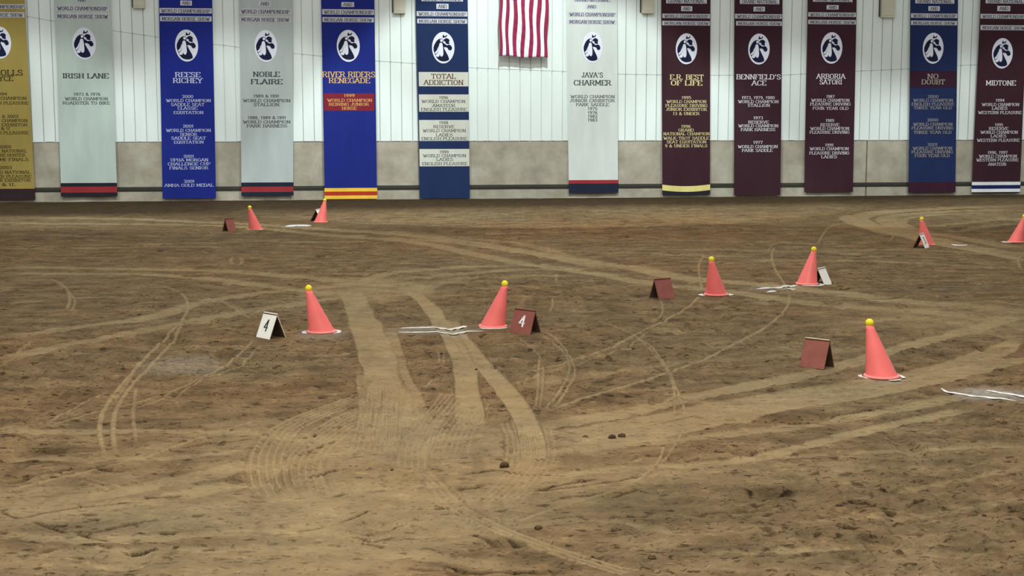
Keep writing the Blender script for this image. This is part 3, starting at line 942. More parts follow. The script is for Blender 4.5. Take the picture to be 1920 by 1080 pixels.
HORSE_DARK = [
    _em([(640, 372), (560, 388), (500, 438), (450, 520), (420, 600), (424, 690), (455, 780), (490, 850), (530, 905), (590, 948), (670, 968), (760, 958), (832, 920), (805, 830), (745, 720), (695, 625), (682, 560), (662, 480), (690, 425)]),
    _em([(655, 362), (663, 300), (680, 265), (700, 308), (730, 320), (758, 282), (780, 275), (766, 330), (722, 348), (690, 352)]),
    _em([(685, 408), (715, 378), (770, 362), (826, 392), (842, 430), (822, 468), (845, 505), (800, 524), (730, 496), (742, 464), (692, 442)]),
    _em([(655, 480), (694, 492), (768, 552), (815, 532), (862, 540), (905, 598), (902, 655), (858, 684), (814, 668), (792, 622), (750, 598), (692, 598), (660, 590)]),
]
HORSE_LIGHT = [
    _em([(630 + 36 * math.cos(a * math.pi / 5), 428 + 36 * math.sin(a * math.pi / 5)) for a in range(10)]),
    _em([(578, 500), (620, 480), (652, 505), (668, 600), (680, 780), (648, 845), (598, 832), (590, 780), (562, 845), (502, 850), (468, 800), (526, 760), (552, 690), (562, 580)]),
    _em([(562, 560), (548, 690), (520, 745), (470, 778), (448, 740), (505, 690), (535, 620)]),
]


class Cloth:
    """A hanging cloth: outline given by four corners (s, z); shallow folds; patches lie on its face."""

    def __init__(self, tl, tr, br, bl, off, amp, seed):
        self.c = (tl, tr, br, bl)
        self.off, self.amp = off, amp
        self.cx = (bl[0] + br[0]) / 2
        self.zb = (bl[1] + br[1]) / 2
        r = random.Random(seed)
        self.ph = [r.uniform(0, 6.28) for _ in range(4)]
        self.w = abs(br[0] - bl[0])
        self.root = None

    def fold(self, s, z):
        u = (s - self.cx) / self.w
        p = self.ph
        return self.amp * (0.5 * math.sin(7.0 * u + p[0] + 0.5 * z) + 0.35 * math.sin(13 * u + p[1] - 0.4 * z) + 0.45 * math.sin(1.3 * z + p[2]) + 0.8 * u * math.sin(0.9 * z + p[3]))

    def P(self, s, z, lift=0.0):
        return (s - self.cx, -self.off - self.fold(s, z) - lift, z - self.zb)

    def edge(self, z):
        tl, tr, br, bl = self.c
        tL = (z - bl[1]) / (tl[1] - bl[1])
        tR = (z - br[1]) / (tr[1] - br[1])
        return bl[0] + (tl[0] - bl[0]) * tL, br[0] + (tr[0] - br[0]) * tR

    def slab(self, name, material, z0, z1, parent, lift=0.0, thick=0.004, u0=0.0, u1=1.0, nx=20, mats=None, pick=None, sag=0.0):
        """Rectangle of cloth between heights z0..z1 and fractions u0..u1 of the width, with real thickness."""
        nz = max(1, int(abs(z1 - z0) / 0.12))
        v, f, mi = [], [], []
        for j in range(nz + 1):
            z = z0 + (z1 - z0) * j / nz
            a, c = self.edge(z)
            for i in range(nx + 1):
                u = u0 + (u1 - u0) * i / nx
                s = a + (c - a) * u
                v.append(self.P(s, z - sag * 4 * u * (1 - u), lift + thick))
        n = len(v)
        v += [(x, y + thick, z) for x, y, z in v]
        W = nx + 1
        for j in range(nz):
            for i in range(nx):
                q = (j * W + i, j * W + i + 1, (j + 1) * W + i + 1, (j + 1) * W + i)
                f.append(q)
                f.append(tuple(n + t for t in reversed(q)))
                k = pick(i, j, nz) if pick else 0
                mi += [k, k]
        rim = [i for i in range(W)] + [j * W + nx for j in range(1, nz + 1)] + [nz * W + i for i in range(nx - 1, -1, -1)] + [j * W for j in range(nz - 1, 0, -1)]
        for a, c in zip(rim, rim[1:] + rim[:1]):
            f.append((c, a, n + a, n + c))
            mi.append(0)
        return build(name, v, f, mats or material, parent, mi, smooth=False)

    def poly(self, pts, lift, acc):
        P2 = list(pts)
        tri = [tuple(t) for t in geometry.tessellate_polygon([[Vector((x, z, 0)) for x, z in pts]])]
        for _ in range(2):                         # fine triangles follow the folds
            out, mid = [], {}

            def half_way(a, b):
                k = (min(a, b), max(a, b))
                if k not in mid:
                    mid[k] = len(P2)
                    P2.append(((P2[a][0] + P2[b][0]) / 2, (P2[a][1] + P2[b][1]) / 2))
                return mid[k]
            for a, b, c in tri:
                ab, bc, ca = half_way(a, b), half_way(b, c), half_way(c, a)
                out += [(a, ab, ca), (ab, b, bc), (ca, bc, c), (ab, bc, ca)]
            tri = out
        i = len(acc[0])
        acc[0].extend(self.P(s, z, lift) for s, z in P2)
        for t in tri:
            a, bq, c = (Vector((*P2[k], 0)) for k in t)
            t = t if (bq - a).cross(c - a).z > 0 else t[::-1]
            acc[1].append(tuple(i + k for k in t))

    def text(self, name, lines, material, parent, lift, serif=True, weight=0.95):
        """lines: (text, s of the centre, z of the centre, width, height) in metres."""
        acc = ([], [])
        for tx, sc, zc, wid, hgt in lines:
            w, quads = strokes(tx, serif, weight)
            kx, kz = wid / w, hgt / 6.0
            for q in quads:
                pts = [(sc + (x - w / 2) * kx, zc + (z - 3) * kz) for x, z in q]
                i = len(acc[0])
                acc[0].extend(self.P(s, z, lift) for s, z in pts)
                acc[1].append((i, i + 1, i + 2, i + 3))
        return build(name, acc[0], acc[1], material, parent)

    def emblem(self, sc, zc, rx, rz, parent):
        n = 48
        pts = [(sc + rx * math.cos(2 * math.pi * k / n), zc + rz * math.sin(2 * math.pi * k / n)) for k in range(n)]
        acc = ([], [])
        self.poly(pts, 0.009, acc)
        back = len(acc[0])
        acc[0].extend(self.P(s, z, 0.004) for s, z in pts)
        for k in range(n):
            k2 = (k + 1) % n
            acc[1].append((k, back + k, back + k2, k2))
        oval = build('emblem', acc[0], acc[1], M['patch'], parent)
        acc = ([], [])
        for poly in HORSE_DARK:
            self.poly([(sc + x * rx, zc + z * rz) for x, z in poly], 0.0125, acc)
        build('horse_head', acc[0], acc[1], M['navy_ink'], oval)
        acc = ([], [])
        for poly in HORSE_LIGHT:
            self.poly([(sc + x * rx, zc + z * rz) for x, z in poly], 0.016, acc)
        build('rosette_ribbon', acc[0], acc[1], M['patch'], oval)


def cloth_mat(name, c):
    return mat(name, rgb(*c), 0.85, 0.07, 2.2, 0.12, sheen=0.08, stretch=(2.2, 2.2, 0.5))


M['patch'] = cloth_mat('white_felt', (222, 224, 236))
M['strip'] = cloth_mat('pale_strip_cloth', (196, 196, 204))
M['navy_ink'] = cloth_mat('navy_felt', (26, 30, 58))
M['rod'] = M['steel']
CL = {}
for key, c in dict(gold=(158, 138, 74), sage=(182, 194, 186), royal=(30, 42, 128), grey=(176, 184, 182), blue=(30, 42, 122), navy=(32, 47, 84), pale=(204, 210, 204), maroon=(58, 33, 41),
                   wine=(58, 34, 43), slate=(32, 44, 84), plum=(60, 34, 44), black=(38, 38, 46), scarlet=(150, 50, 54), darknavy=(34, 38, 56), yellow=(240, 192, 72), brick=(176, 58, 32),
                   redpanel=(122, 36, 48), cream=(202, 202, 190), paleyellow=(222, 206, 132), bandmaroon=(52, 36, 40), white=(226, 228, 226), winepanel=(58, 30, 46), indigo=(30, 36, 88),
                   dkbrown=(62, 54, 36), char=(60, 64, 68), lilac=(196, 200, 222), goldtext=(214, 170, 98), brown=(98, 66, 56), lemon=(214, 204, 146), snow=(222, 216, 222), dim=(158, 150, 142), blackink=(40, 40, 56)).items():
    CL[key] = cloth_mat('cloth_' + key, c)

OFFB = 0.075
WCs, MHSs, GNs = 'WORLD CHAMPIONSHIP', 'MORGAN HORSE SHOW', 'GRAND NATIONAL'
WC = 'WORLD CHAMPION'
GROUP = 'championship banners along the arena wall'


def banner(label, cloth, corners, strips, emb, name, texts, ink, bands=(), panels=(), strip_mat='strip', strip_ink='blackink', small_ink=None, seed=0):
    """corners: photo x of the left and right edge at y=0 and at the bottom, and the bottom's y on both sides."""
    xl0, xr0, xl1, xr1, yb, yb2 = corners
    ytop = -118
    ext = ytop / yb
    xl, xr_ = xl0 + (xl0 - xl1) * -ext, xr0 + (xr0 - xr1) * -ext
    c = Cloth(wp(xl, ytop, OFFB), wp(xr_, ytop, OFFB), wp(xr1, yb2, OFFB), wp(xl1, yb, OFFB), OFFB, 0.010, seed)
    p = WO + WT * c.cx
    root = empty('hanging_banner', (p[0], p[1], c.zb), WYAW)
    tag(root, label, 'banner', GROUP)
    ztop = max(c.c[0][1], c.c[1][1])
    xc = (xl1 + xr1) / 2
    z_of = lambda y, x=xc: wp(x, y, OFFB)[1]
    c.slab('cloth', CL[cloth], c.zb, ztop, root)
    for key, y0, y1 in bands:                      # sewn bands across the lower end
        c.slab('hem_stripe', CL[key], max(c.zb, z_of(y1)), z_of(y0), root, lift=0.008 if key == 'paleyellow' else 0.004, thick=0.004, u0=-0.004, u1=1.004, sag=0.035 if key == 'paleyellow' else 0.0)

    def rect(x0, y0, x1, y1):
        s0, za = wp(x0, y0, OFFB)
        s1, zc = wp(x1, y1, OFFB)
        zm = (za + zc) / 2
        a, e = c.edge(zm)
        return (s0 - a) / (e - a), (s1 - a) / (e - a), zc, za

    def tl(t):
        tx, x0, x1, y, h = t
        s0, z0 = wp(x0, y, OFFB)
        s1, _ = wp(x1, y, OFFB)
        hm = wp(x0, y - h / 2, OFFB)[1] - wp(x0, y + h / 2, OFFB)[1]
        return (tx, (s0 + s1) / 2, z0, s1 - s0, hm)
    for tx, x0, x1, y0, y1 in strips:
        u0, u1, z0, z1 = rect(x0, y0, x1, y1)
        st = c.slab('title_strip', CL[strip_mat] if strip_mat in CL else M['strip'], z0, z1, root, lift=0.004, thick=0.003, u0=max(0.01, u0), u1=min(0.99, u1), nx=14)
        c.text('lettering', [tl((tx, x0 + 4, x1 - 4, (y0 + y1) / 2, (y1 - y0) * 0.58))], CL[strip_ink], st, 0.0095)
    ex, ey, ew, eh = emb
    s0, zc = wp(ex, ey, OFFB)
    s1, _ = wp(ex + ew / 2, ey, OFFB)
    zt_ = wp(ex, ey - eh / 2, OFFB)[1]
    c.emblem(s0, zc, s1 - s0, zt_ - zc, root)
    for key, x0, y0, x1, y1 in panels:
        u0, u1, z0, z1 = rect(x0, y0, x1, y1)
        c.slab('text_panel', CL[key], z0, z1, root, lift=0.004, thick=0.003, u0=u0, u1=u1, nx=14)
    c.text('name_lettering', [tl(t) for t in name], CL[ink], root, 0.0095)
    for blk in texts:
        c.text('award_lettering', [tl(t) for t in blk], CL[small_ink or ink], root, 0.0095, weight=0.8)
    # the rod it hangs from
    n = 10
    v, f = [], []
    hw = c.w / 2 + 0.05
    for xx in (-hw, hw):
        for k in range(n):
            a = 2 * math.pi * k / n
            v.append((xx, -OFFB + 0.012 + 0.018 * math.cos(a), ztop - c.zb + 0.012 + 0.018 * math.sin(a)))
    for k in range(n):
        f.append((k, (k + 1) % n, n + (k + 1) % n, n + k))
    f += [tuple(range(n - 1, -1, -1)), tuple(range(n, 2 * n))]
    rod = build('rod', v, f, M['steel'], root)
    bk = MB()
    for xx in (-hw + 0.1, hw - 0.1):
        bk.box(xx - 0.015, xx + 0.015, -OFFB + 0.012, 0.005, ztop - c.zb + 0.0, ztop - c.zb + 0.02)
    bk.build('bracket', M['steel'], rod)
    return root


def T(txt, xc, y, w, h=5.2):
    return (txt, xc - w / 2, xc + w / 2, y, h)


def S(txt, x0, x1, y0, y1):
    return (txt, x0, x1, y0, y1)


banner('gold hanging banner with dark text and a dark hem, leftmost on the wall', 'gold', (-58, 46, -40, 66, 375, 375),
       [S(WCs, -54, 48, 7, 17), S(MHSs, -52, 46, 22, 33)], (0, 80, 42, 60),
       [T('ROLLS', 16, 136, 52, 10), T('ROYCE', 1, 147, 46, 9)],
       [[T('1994', 3, 176, 20), T(WC, 7, 184, 84), T('ENGLISH PLEASURE', 9, 193, 88)],
        [T('2002 & 2003', 7, 218, 54), T(WC, 9, 226, 84), T('JUNIOR EXHIBITOR', 9, 234, 84), T('14 & U', 4, 241, 28), T('ENGLISH PLEASURE', 9, 249, 88)],
        [T('2000', 10, 275, 22), T('GRAND NATIONAL', 9, 283, 82), T('PLEASURE HUNTER', 8, 291, 78), T('SEMI-FINALS', 20, 299, 66)],
        [T('2003', 11, 314, 22), T('GRAND NATIONAL', 15, 323, 84), T('HUNTER PLEASURE', 15, 331, 88), T('JUNIOR EXHIBITOR', 15, 338, 84), T('14 & U.', 8, 346, 42)]],
       'dkbrown', bands=[('bandmaroon', 354, 376)], strip_ink='dkbrown', seed=1)

banner('sage grey banner with a dark and red hem, beside the gold banner', 'sage', (102, 207, 115, 220, 368, 368),
       [S('AND', 142, 165, -5, 5), S(WCs, 104, 205, 10, 21), S(MHSs, 104, 206, 25, 36)], (158, 82, 44, 60),
       [T('IRISH LANE', 160.5, 142, 85, 8.7)], [[T('1973 & 1976', 163.5, 176.5, 49), T(WC, 162, 185, 80), T('ROADSTER TO BIKE', 162, 193, 88)]],
       'char', bands=[('black', 343, 350), ('scarlet', 350, 361), ('black', 361, 368.5)], seed=2)

banner('bright royal blue banner with four pale award blocks down to a plain hem', 'royal', (298, 398, 305, 405, 372, 372),
       [S('AND', 338, 360, 1, 10.5), S(WCs, 299, 398, 15, 25.5), S(MHSs, 300, 397, 30, 40.5)], (350, 85.5, 43, 60),
       [T('REESE', 352, 140, 46, 8.7), T('RICHEY', 352, 151, 54, 8.7)],
       [[T('2000', 352, 181, 20), T(WC, 353.5, 188.5, 83), T('SADDLE SEAT', 352, 196, 62), T('CLASSIC', 352, 203, 37), T('EQUITATION', 353.5, 211, 55)],
        [T('2001', 353, 236.5, 19), T(WC, 353.5, 244.5, 83), T('SENIOR', 353.5, 252, 31), T('SADDLE SEAT', 353.5, 259, 64), T('EQUITATION', 354, 266.5, 55)],
        [T('2001', 354, 293, 19), T('UPHA MORGAN', 355, 300, 70), T('CHALLENGE CUP', 354.5, 307.5, 79), T('FINALS SENIOR', 354, 315, 72)],
        [T('2001', 355, 340, 19), T('AMHA GOLD MEDAL', 354.5, 347.5, 91)]],
       'lilac', seed=3)

banner('grey banner with a dark and red hem, between two royal blue banners', 'grey', (449, 549, 453, 550, 367, 367),
       [S('AND', 485, 508, 2, 12), S(WCs, 449, 547, 16, 27), S(MHSs, 449, 546, 31, 42)], (498.5, 86.5, 42, 60),
       [T('NOBLE', 499.5, 139, 49, 8.7), T('FLAIRE', 500, 153, 58, 8.7)],
       [[T('1989 & 1991', 499.5, 180, 47), T(WC, 500, 188.5, 88), T('STALLION', 499.5, 196, 47)], [T('1988, 1989 & 1991', 500.5, 220.5, 71), T(WC, 500, 228.5, 88), T('PARK HARNESS', 500.5, 236, 75)]],
       'char', bands=[('darknavy', 342, 350), ('scarlet', 350, 360), ('darknavy', 360, 367.5)], seed=4)

banner('royal blue banner with gold lettering, red panel and gold striped hem', 'blue', (602, 702, 609, 707, 373, 373),
       [S('AND', 640, 664, 4, 13), S(WCs, 604, 702, 17, 28), S(MHSs, 604.5, 701, 32, 42)], (653, 86, 43, 60),
       [T('RIVER RIDERS', 654, 139.5, 98, 10), T('RENEGADE', 655, 151, 76, 9)],
       [[T('1999', 655, 179, 19), T(WC, 655.5, 188, 83), T('REINING JUNIOR', 654, 195.5, 74), T('HORSE', 655, 203, 27)]],
       'goldtext', bands=[('yellow', 352.5, 359), ('brick', 359, 366.5), ('yellow', 366.5, 373.5)], panels=[('redpanel', 607, 175, 702, 208)], seed=5)

banner('dark navy banner with four cream text panels, left of the flag', 'navy', (779, 877, 787, 881, 372, 372),
       [S(GNs, 790, 868, -6, 3), S('AND', 818, 841, 7, 17), S(WCs, 781, 877, 21, 31), S(MHSs, 782, 876, 35, 44.5)], (831, 89.5, 42, 59),
       [T('TOTAL', 831.5, 143, 45, 8.7), T('ADDICTION', 831.5, 154.5, 73, 8.7)],
       [[T('1996', 832, 183, 16), T(WC, 831.5, 190, 81), T('AMATEUR', 832, 198, 42), T('ENGLISH PLEASURE', 832.5, 205, 85)],
        [T('1998', 832, 230, 16), T('RESERVE', 832, 237.5, 38), T(WC, 833, 245, 80), T('LADIES', 833, 253, 31), T('ENGLISH PLEASURE', 833, 260, 85)],
        [T('1999', 833, 285, 16), T(WC, 833.5, 292, 80), T('LADIES', 834, 299, 31), T('ENGLISH PLEASURE', 834, 307, 84)]],
       'brown', small_ink='char', panels=[('cream', 785, 135, 878, 162), ('cream', 785.5, 177, 879, 209.5), ('cream', 786, 225, 879.5, 264), ('cream', 786.5, 279.5, 880, 311.5)], seed=6)

banner('pale off-white banner with a red and navy hem, right of the flag', 'pale', (1061, 1157, 1067, 1159, 362, 362),
       [S(GNs, 1074, 1146, -4, 4), S('AND', 1098, 1121, 8, 17), S(WCs, 1064, 1157, 22, 32), S(MHSs, 1064, 1156, 36, 46)], (1110.5, 89, 38, 58),
       [T("JAVA'S", 1110.5, 140.5, 39, 8.7), T('CHARMER', 1110.5, 155, 69, 9)],
       [[T(WC, 1111, 181, 82), T('JUNIOR EXHIBITOR', 1110.5, 188.5, 83), T('PARK SADDLE', 1110.5, 196, 61), T('1975', 1111, 203.5, 17), T('1976', 1111, 211, 17), T('1982', 1111, 218, 17), T('1983', 1111, 225, 17)]],
       'char', bands=[('scarlet', 337.5, 344), ('darknavy', 344, 362.5)], seed=7)

banner('dark maroon banner with lemon lettering and a pale yellow fold at its hem', 'maroon', (1240, 1332, 1242, 1331, 365, 365),
       [S(GNs, 1249, 1325, -3, 7), S('AND', 1277, 1298, 11.5, 21), S(WCs, 1242, 1332, 25.5, 34.5), S(MHSs, 1242, 1332, 39, 48)], (1287, 91.5, 40, 58),
       [T('E.R. BEST', 1287.5, 144.5, 62, 8.7), T('OF LIFE', 1287, 155.5, 58, 8.7)],
       [[T('1995', 1287, 183, 17), T(WC, 1287, 190.5, 74), T('PLEASURE DRIVING', 1287, 198, 78), T('JUNIOR EXHIBITOR', 1287, 205, 76), T('13 & UNDER', 1286.5, 213, 49)],
        [T('1996', 1286, 237, 17), T('GRAND', 1286, 244, 28), T('NATIONAL CHAMPION', 1287, 251, 86), T('WALK-TROT SADDLE', 1286.5, 259, 85), T('SEAT EQUITATION', 1287, 266, 74), T('9 & UNDER FINALS', 1286.5, 273.5, 79)]],
       'lemon', bands=[('paleyellow', 346, 356.5), ('black', 356.5, 365.5)], seed=8)

banner('plain wine maroon banner with white lettering hanging lowest, in the middle of three', 'wine', (1377, 1467, 1376, 1463, 366, 366),
       [S(GNs, 1387, 1461, -2, 8), S('AND', 1413, 1434, 12.5, 21.5), S(WCs, 1378, 1468, 26, 35.5), S(MHSs, 1380, 1467, 39.5, 48.5)], (1423, 92, 40, 58),
       [T("BENNFIELD'S", 1422, 144, 82, 8.7), T('ACE', 1423, 155.5, 26, 8.7)],
       [[T('1973, 1979, 1980', 1421.5, 183, 61), T(WC, 1421.5, 190.5, 75), T('STALLION', 1422.5, 197.5, 41)],
        [T('1973', 1421.5, 221, 17), T('RESERVE', 1422, 229, 38), T(WC, 1421.5, 236, 74), T('PARK HARNESS', 1421, 243, 64)], [T('1977', 1421, 267, 17), T(WC, 1420.5, 275, 74), T('PARK SADDLE', 1419.5, 282, 57)]],
       'snow', seed=9)

banner('plain plum maroon banner with white lettering, left of the banner of slate blue', 'plum', (1514, 1606, 1508, 1599, 360, 360),
       [S(GNs, 1524, 1598, -5, 4), S('AND', 1550, 1572, 9.5, 18), S(WCs, 1515, 1606, 23, 32), S(MHSs, 1515, 1606, 37, 46)], (1559, 90, 40, 59),
       [T('ARBORIA', 1557.5, 143, 53, 8.7), T('SATORI', 1557.5, 153.5, 41, 8.7)],
       [[T('1987', 1557, 181, 15), T(WC, 1556.5, 188, 71), T('PLEASURE DRIVING', 1556.5, 195, 75), T('FOUR YEAR OLD', 1557, 203, 66)],
        [T('1989', 1556, 226, 15), T('RESERVE', 1556, 234, 35), T(WC, 1555.5, 241, 72), T('PLEASURE DRIVING', 1555, 248, 74)],
        [T('1991', 1555, 272, 15), T(WC, 1554.5, 279, 72), T('PLEASURE DRIVING', 1554.5, 287, 74), T('LADIES', 1554.5, 294, 29)]],
       'snow', seed=10)

banner('slate blue banner with a wine name panel and wine hem', 'slate', (1707, 1796, 1703, 1791, 361, 361),
       [S(GNs, 1716, 1789, -2, 7), S('AND', 1741, 1762, 11.5, 20.5), S(WCs, 1708, 1796, 25, 34), S(MHSs, 1708, 1794, 38.5, 47.5)], (1749.5, 90.5, 39, 58),
       [T('NO', 1749, 143, 20, 8.7), T('DOUBT', 1749.5, 153.5, 43, 8.7)],
       [[T('2000', 1749, 181, 20), T(WC, 1749, 188, 74), T('ENGLISH PLEASURE', 1748.5, 195, 79), T('THREE YEAR OLD', 1748.5, 202, 71)],
        [T('2000', 1748.5, 225, 20), T(WC, 1748.5, 233, 73), T('PLEASURE DRIVING', 1748, 240, 78), T('THREE YEAR OLD', 1748, 248, 70)],
        [T('2001', 1748, 271, 18), T(WC, 1748, 278, 73), T('PLEASURE DRIVING', 1747.5, 285, 77), T('FOUR YEAR OLD', 1747.5, 292, 65)]],
       'dim', bands=[('winepanel', 341, 361.5)], panels=[('winepanel', 1706, 133, 1793, 164)], seed=11)

banner('dark maroon banner with two white stripes at its hem, rightmost on the wall', 'maroon', (1838, 1926, 1822, 1912, 362, 361),
       [S(GNs, 1848, 1922, -2, 7), S('AND', 1870, 1894, 11, 21), S(WCs, 1838, 1924, 26, 35.5), S(MHSs, 1838, 1924, 47, 57)], (1879, 100, 39, 57),
       [T('MIDTONE', 1876, 155.5, 55, 8.7)],
       [[T('1994', 1875, 188, 16), T(WC, 1875.5, 196, 69), T('LADIES', 1874, 203, 29), T('WESTERN PLEASURE', 1874.5, 211, 81)],
        [T('1995', 1873, 234, 15), T('RESERVE', 1872, 241, 36), T(WC, 1873, 248, 69), T('LADIES', 1872, 255, 29), T('WESTERN PLEASURE', 1871.5, 263, 79)],
        [T('1996, 1997', 1870.5, 286, 37), T(WC, 1871, 293, 70), T('WESTERN PLEASURE', 1870, 300, 78), T('AMATEUR', 1869.5, 308, 34)]],
       'snow', bands=[('white', 341, 347), ('indigo', 347, 354), ('white', 354, 360)], seed=12)

# ---------------------------------------------------------------- flag
M['flag_red'] = mat('red_flag_cloth', rgb(150, 42, 74), 0.8, 0.08, 6, 0.15)
M['flag_white'] = mat('white_flag_cloth', rgb(226, 230, 238), 0.8, 0.04, 6, 0.15)
M['flag_blue'] = mat('blue_flag_cloth', rgb(40, 36, 100), 0.8, 0.06, 6, 0.15)
OF = 0.27
fl = [wp(x, y, OF) for x, y in ((938.5, 0), (1029, 0), (1026, 107), (936.5, 105))]
top_z = wp(980, -105, OF)[1]
zb_f = fl[3][1]
cxf = (fl[2][0] + fl[3][0]) / 2
p = WO + WT * cxf
flag = empty('flag', (p[0], p[1], zb_f), WYAW)
tag(flag, 'red and white striped national flag hanging vertically from above, between navy and off-white banners', 'flag')
edges = [936.5, 941.5, 947.7, 953.8, 961.5, 969, 976.5, 983.5, 991.3, 998.5, 1005.2, 1012.7, 1019.5, 1026]
es = [(e - 936.5) / (1026 - 936.5) for e in edges]
us, sidx = [], []
for i in range(13):
    for j in range(4):
        us.append(es[i] + (es[i + 1] - es[i]) * j / 4)
        sidx.append(i)
us.append(1.0)
NZ = 70
v, f, mi = [], [], []
wdt = fl[2][0] - fl[3][0]
for j in range(NZ + 1):
    tz = j / NZ
    for u in us:
        z = zb_f + 0.03 * math.sin(u * 9) * (1 - tz) * 0.5 - 0.035 * u * (1 - tz) + (top_z - zb_f) * tz
        s = fl[3][0] + wdt * u + 0.05 * tz * (0.6 * u + 0.35) + 0.012 * math.sin(5 * tz * 3 + u * 8)
        y = -OF - 0.007 * math.sin(u * 40 + 2 * math.sin(tz * 7)) - 0.010 * math.sin(u * 11 + tz * 9) - 0.006 * math.sin(tz * 90 + u * 30) * math.exp(-((u - 0.5) / 0.25) ** 2)
        v.append((s - cxf, y, z - zb_f))
W = len(us)
n0 = len(v)
v += [(x, y + 0.004, z) for x, y, z in v]
z_can = wp(980, 1.0, OF)[1] - zb_f
for j in range(NZ):
    for i in range(W - 1):
        q = (j * W + i, j * W + i + 1, (j + 1) * W + i + 1, (j + 1) * W + i)
        f += [q, tuple(n0 + t for t in reversed(q))]
        st = sidx[i]
        k = 2 if (st < 7 and (v[q[0]][2] > z_can if st >= 3 else v[q[0]][2] > z_can + 0.15)) else (0 if st % 2 == 0 else 1)
        mi += [k, k]
rim = list(range(W)) + [j * W + W - 1 for j in range(1, NZ + 1)] + [NZ * W + i for i in range(W - 2, -1, -1)] + [j * W for j in range(NZ - 1, 0, -1)]
for a, c in zip(rim, rim[1:] + rim[:1]):
    f.append((c, a, n0 + a, n0 + c))
    mi.append(0)
build('flag_cloth', v, f, [M['flag_red'], M['flag_white'], M['flag_blue']], flag, mi, smooth=True)
bk = MB()
bk.box(-0.58, 0.64, -OF - 0.016, -OF + 0.02, top_z - zb_f - 0.02, top_z - zb_f + 0.02)
rod = bk.build('rod', M['steel'], flag)
bk = MB()
for xx in (-0.4, 0.45):
    bk.box(xx - 0.015, xx + 0.015, -OF, -0.027, top_z - zb_f - 0.01, top_z - zb_f + 0.01)
bk.build('bracket', M['steel'], rod)

# ---------------------------------------------------------------- beige boxes high on the wall
for x0, x1, y1, lab in ((250, 272, 15.5, 'small beige metal box high on the wall, between the sage and royal blue banners'),
                        (738.5, 760, 25, 'beige metal box high on the wall, left of the dark navy banner'),
                        (1204, 1226, 25, 'beige metal box high on the wall, right of the off-white banner'),
                        (1652.5, 1677, 33, 'beige metal box reaching lowest on the wall, left of the slate blue banner')):
    s0, z0 = wp(x0, y1, 0.1)
    s1, _ = wp(x1, y1, 0.1)
    sc = (s0 + s1) / 2
    p = WO + WT * sc
    r = empty('wall_box', (p[0], p[1], z0), WYAW)
    tag(r, lab, 'wall box', 'beige boxes high on the wall')
    hw = (s1 - s0) / 2
    q = MB()
    q.box(-hw, hw, -0.13, 0.0, 0, 0.75)
    bevel(q.build('housing', M['box'], r), 0.008)
    q = MB()
    q.box(-hw + 0.025, hw - 0.025, -0.136, -0.131, 0.05, 0.70)
    bevel(q.build('cover', M['box'], r), 0.003)
    q = MB()
    q.box(-hw - 0.035, -hw - 0.012, -0.045, -0.02, 0.02, 0.9)
    bevel(q.build('conduit', M['steel'], r), 0.006)

# ---------------------------------------------------------------- cones and balls
CONE_H, CONE_R, TIP_R, LEAN = 0.345, 0.107, 0.024, 0.100


def cone_meshes():
    n, m = 48, 14
    v, f = [], []
    for j in range(m + 1):
        t = j / m
        r = CONE_R + (TIP_R - CONE_R) * t
        z = 0.012 + (CONE_H - 0.012) * t
        for k in range(n):
            a = 2 * math.pi * k / n
            v.append((-LEAN * t + r * math.cos(a), r * math.sin(a), z))
    for j in range(m):
        for k in range(n):
            k2 = (k + 1) % n
            f.append((j * n + k, j * n + k2, (j + 1) * n + k2, (j + 1) * n + k))
    # the tip turns in to a shallow cup
    c = len(v)
    for k in range(n):
        a = 2 * math.pi * k / n
        v.append((-LEAN + 0.7 * TIP_R * math.cos(a), 0.7 * TIP_R * math.sin(a), CONE_H - 0.006))
    for k in range(n):
        k2 = (k + 1) % n
        f.append((m * n + k, m * n + k2, c + k2, c + k))
    f.append(tuple(c + k for k in range(n)))
    body = bpy.data.meshes.new('cone_body')
    body.from_pydata(v, [], f)
    body.materials.append(M['cone'])
    body.polygons.foreach_set('use_smooth', np.ones(len(f), dtype=bool))
    v, f = [], []
    prof = [(CONE_R - 0.012, 0.0), (CONE_R + 0.010, 0.0), (CONE_R + 0.014, 0.005), (CONE_R + 0.013, 0.013), (CONE_R + 0.006, 0.018), (CONE_R - 0.004, 0.018), (CONE_R - 0.012, 0.010)]
    for r, z in prof:
        for k in range(n):
            a = 2 * math.pi * k / n
            v.append((r * math.cos(a), r * math.sin(a), z))
    q = len(prof)
    for j in range(q):
        j2 = (j + 1) % q
        for k in range(n):
            k2 = (k + 1) % n
            f.append((j * n + k, j * n + k2, j2 * n + k2, j2 * n + k))
    rim = bpy.data.meshes.new('base_rim')
    rim.from_pydata(v, [], f)
    rim.materials.append(M['rim'])
    rim.polygons.foreach_set('use_smooth', np.ones(len(f), dtype=bool))
    bm = bmesh.new()
    bmesh.ops.create_uvsphere(bm, u_segments=28, v_segments=18, radius=0.0285)
    ball = bpy.data.meshes.new('ball')
    bm.to_mesh(ball)
    bm.free()
    ball.materials.append(M['ball'])
    ball.polygons.foreach_set('use_smooth', np.ones(len(ball.polygons), dtype=bool))
    for q in (body, rim):
        bm = bmesh.new()
        bm.from_mesh(q)
        bmesh.ops.recalc_face_normals(bm, faces=bm.faces)
        bm.to_mesh(q)
        bm.free()
    return body, rim, ball


BODY, RIM, BALL = cone_meshes()
pi = math.pi


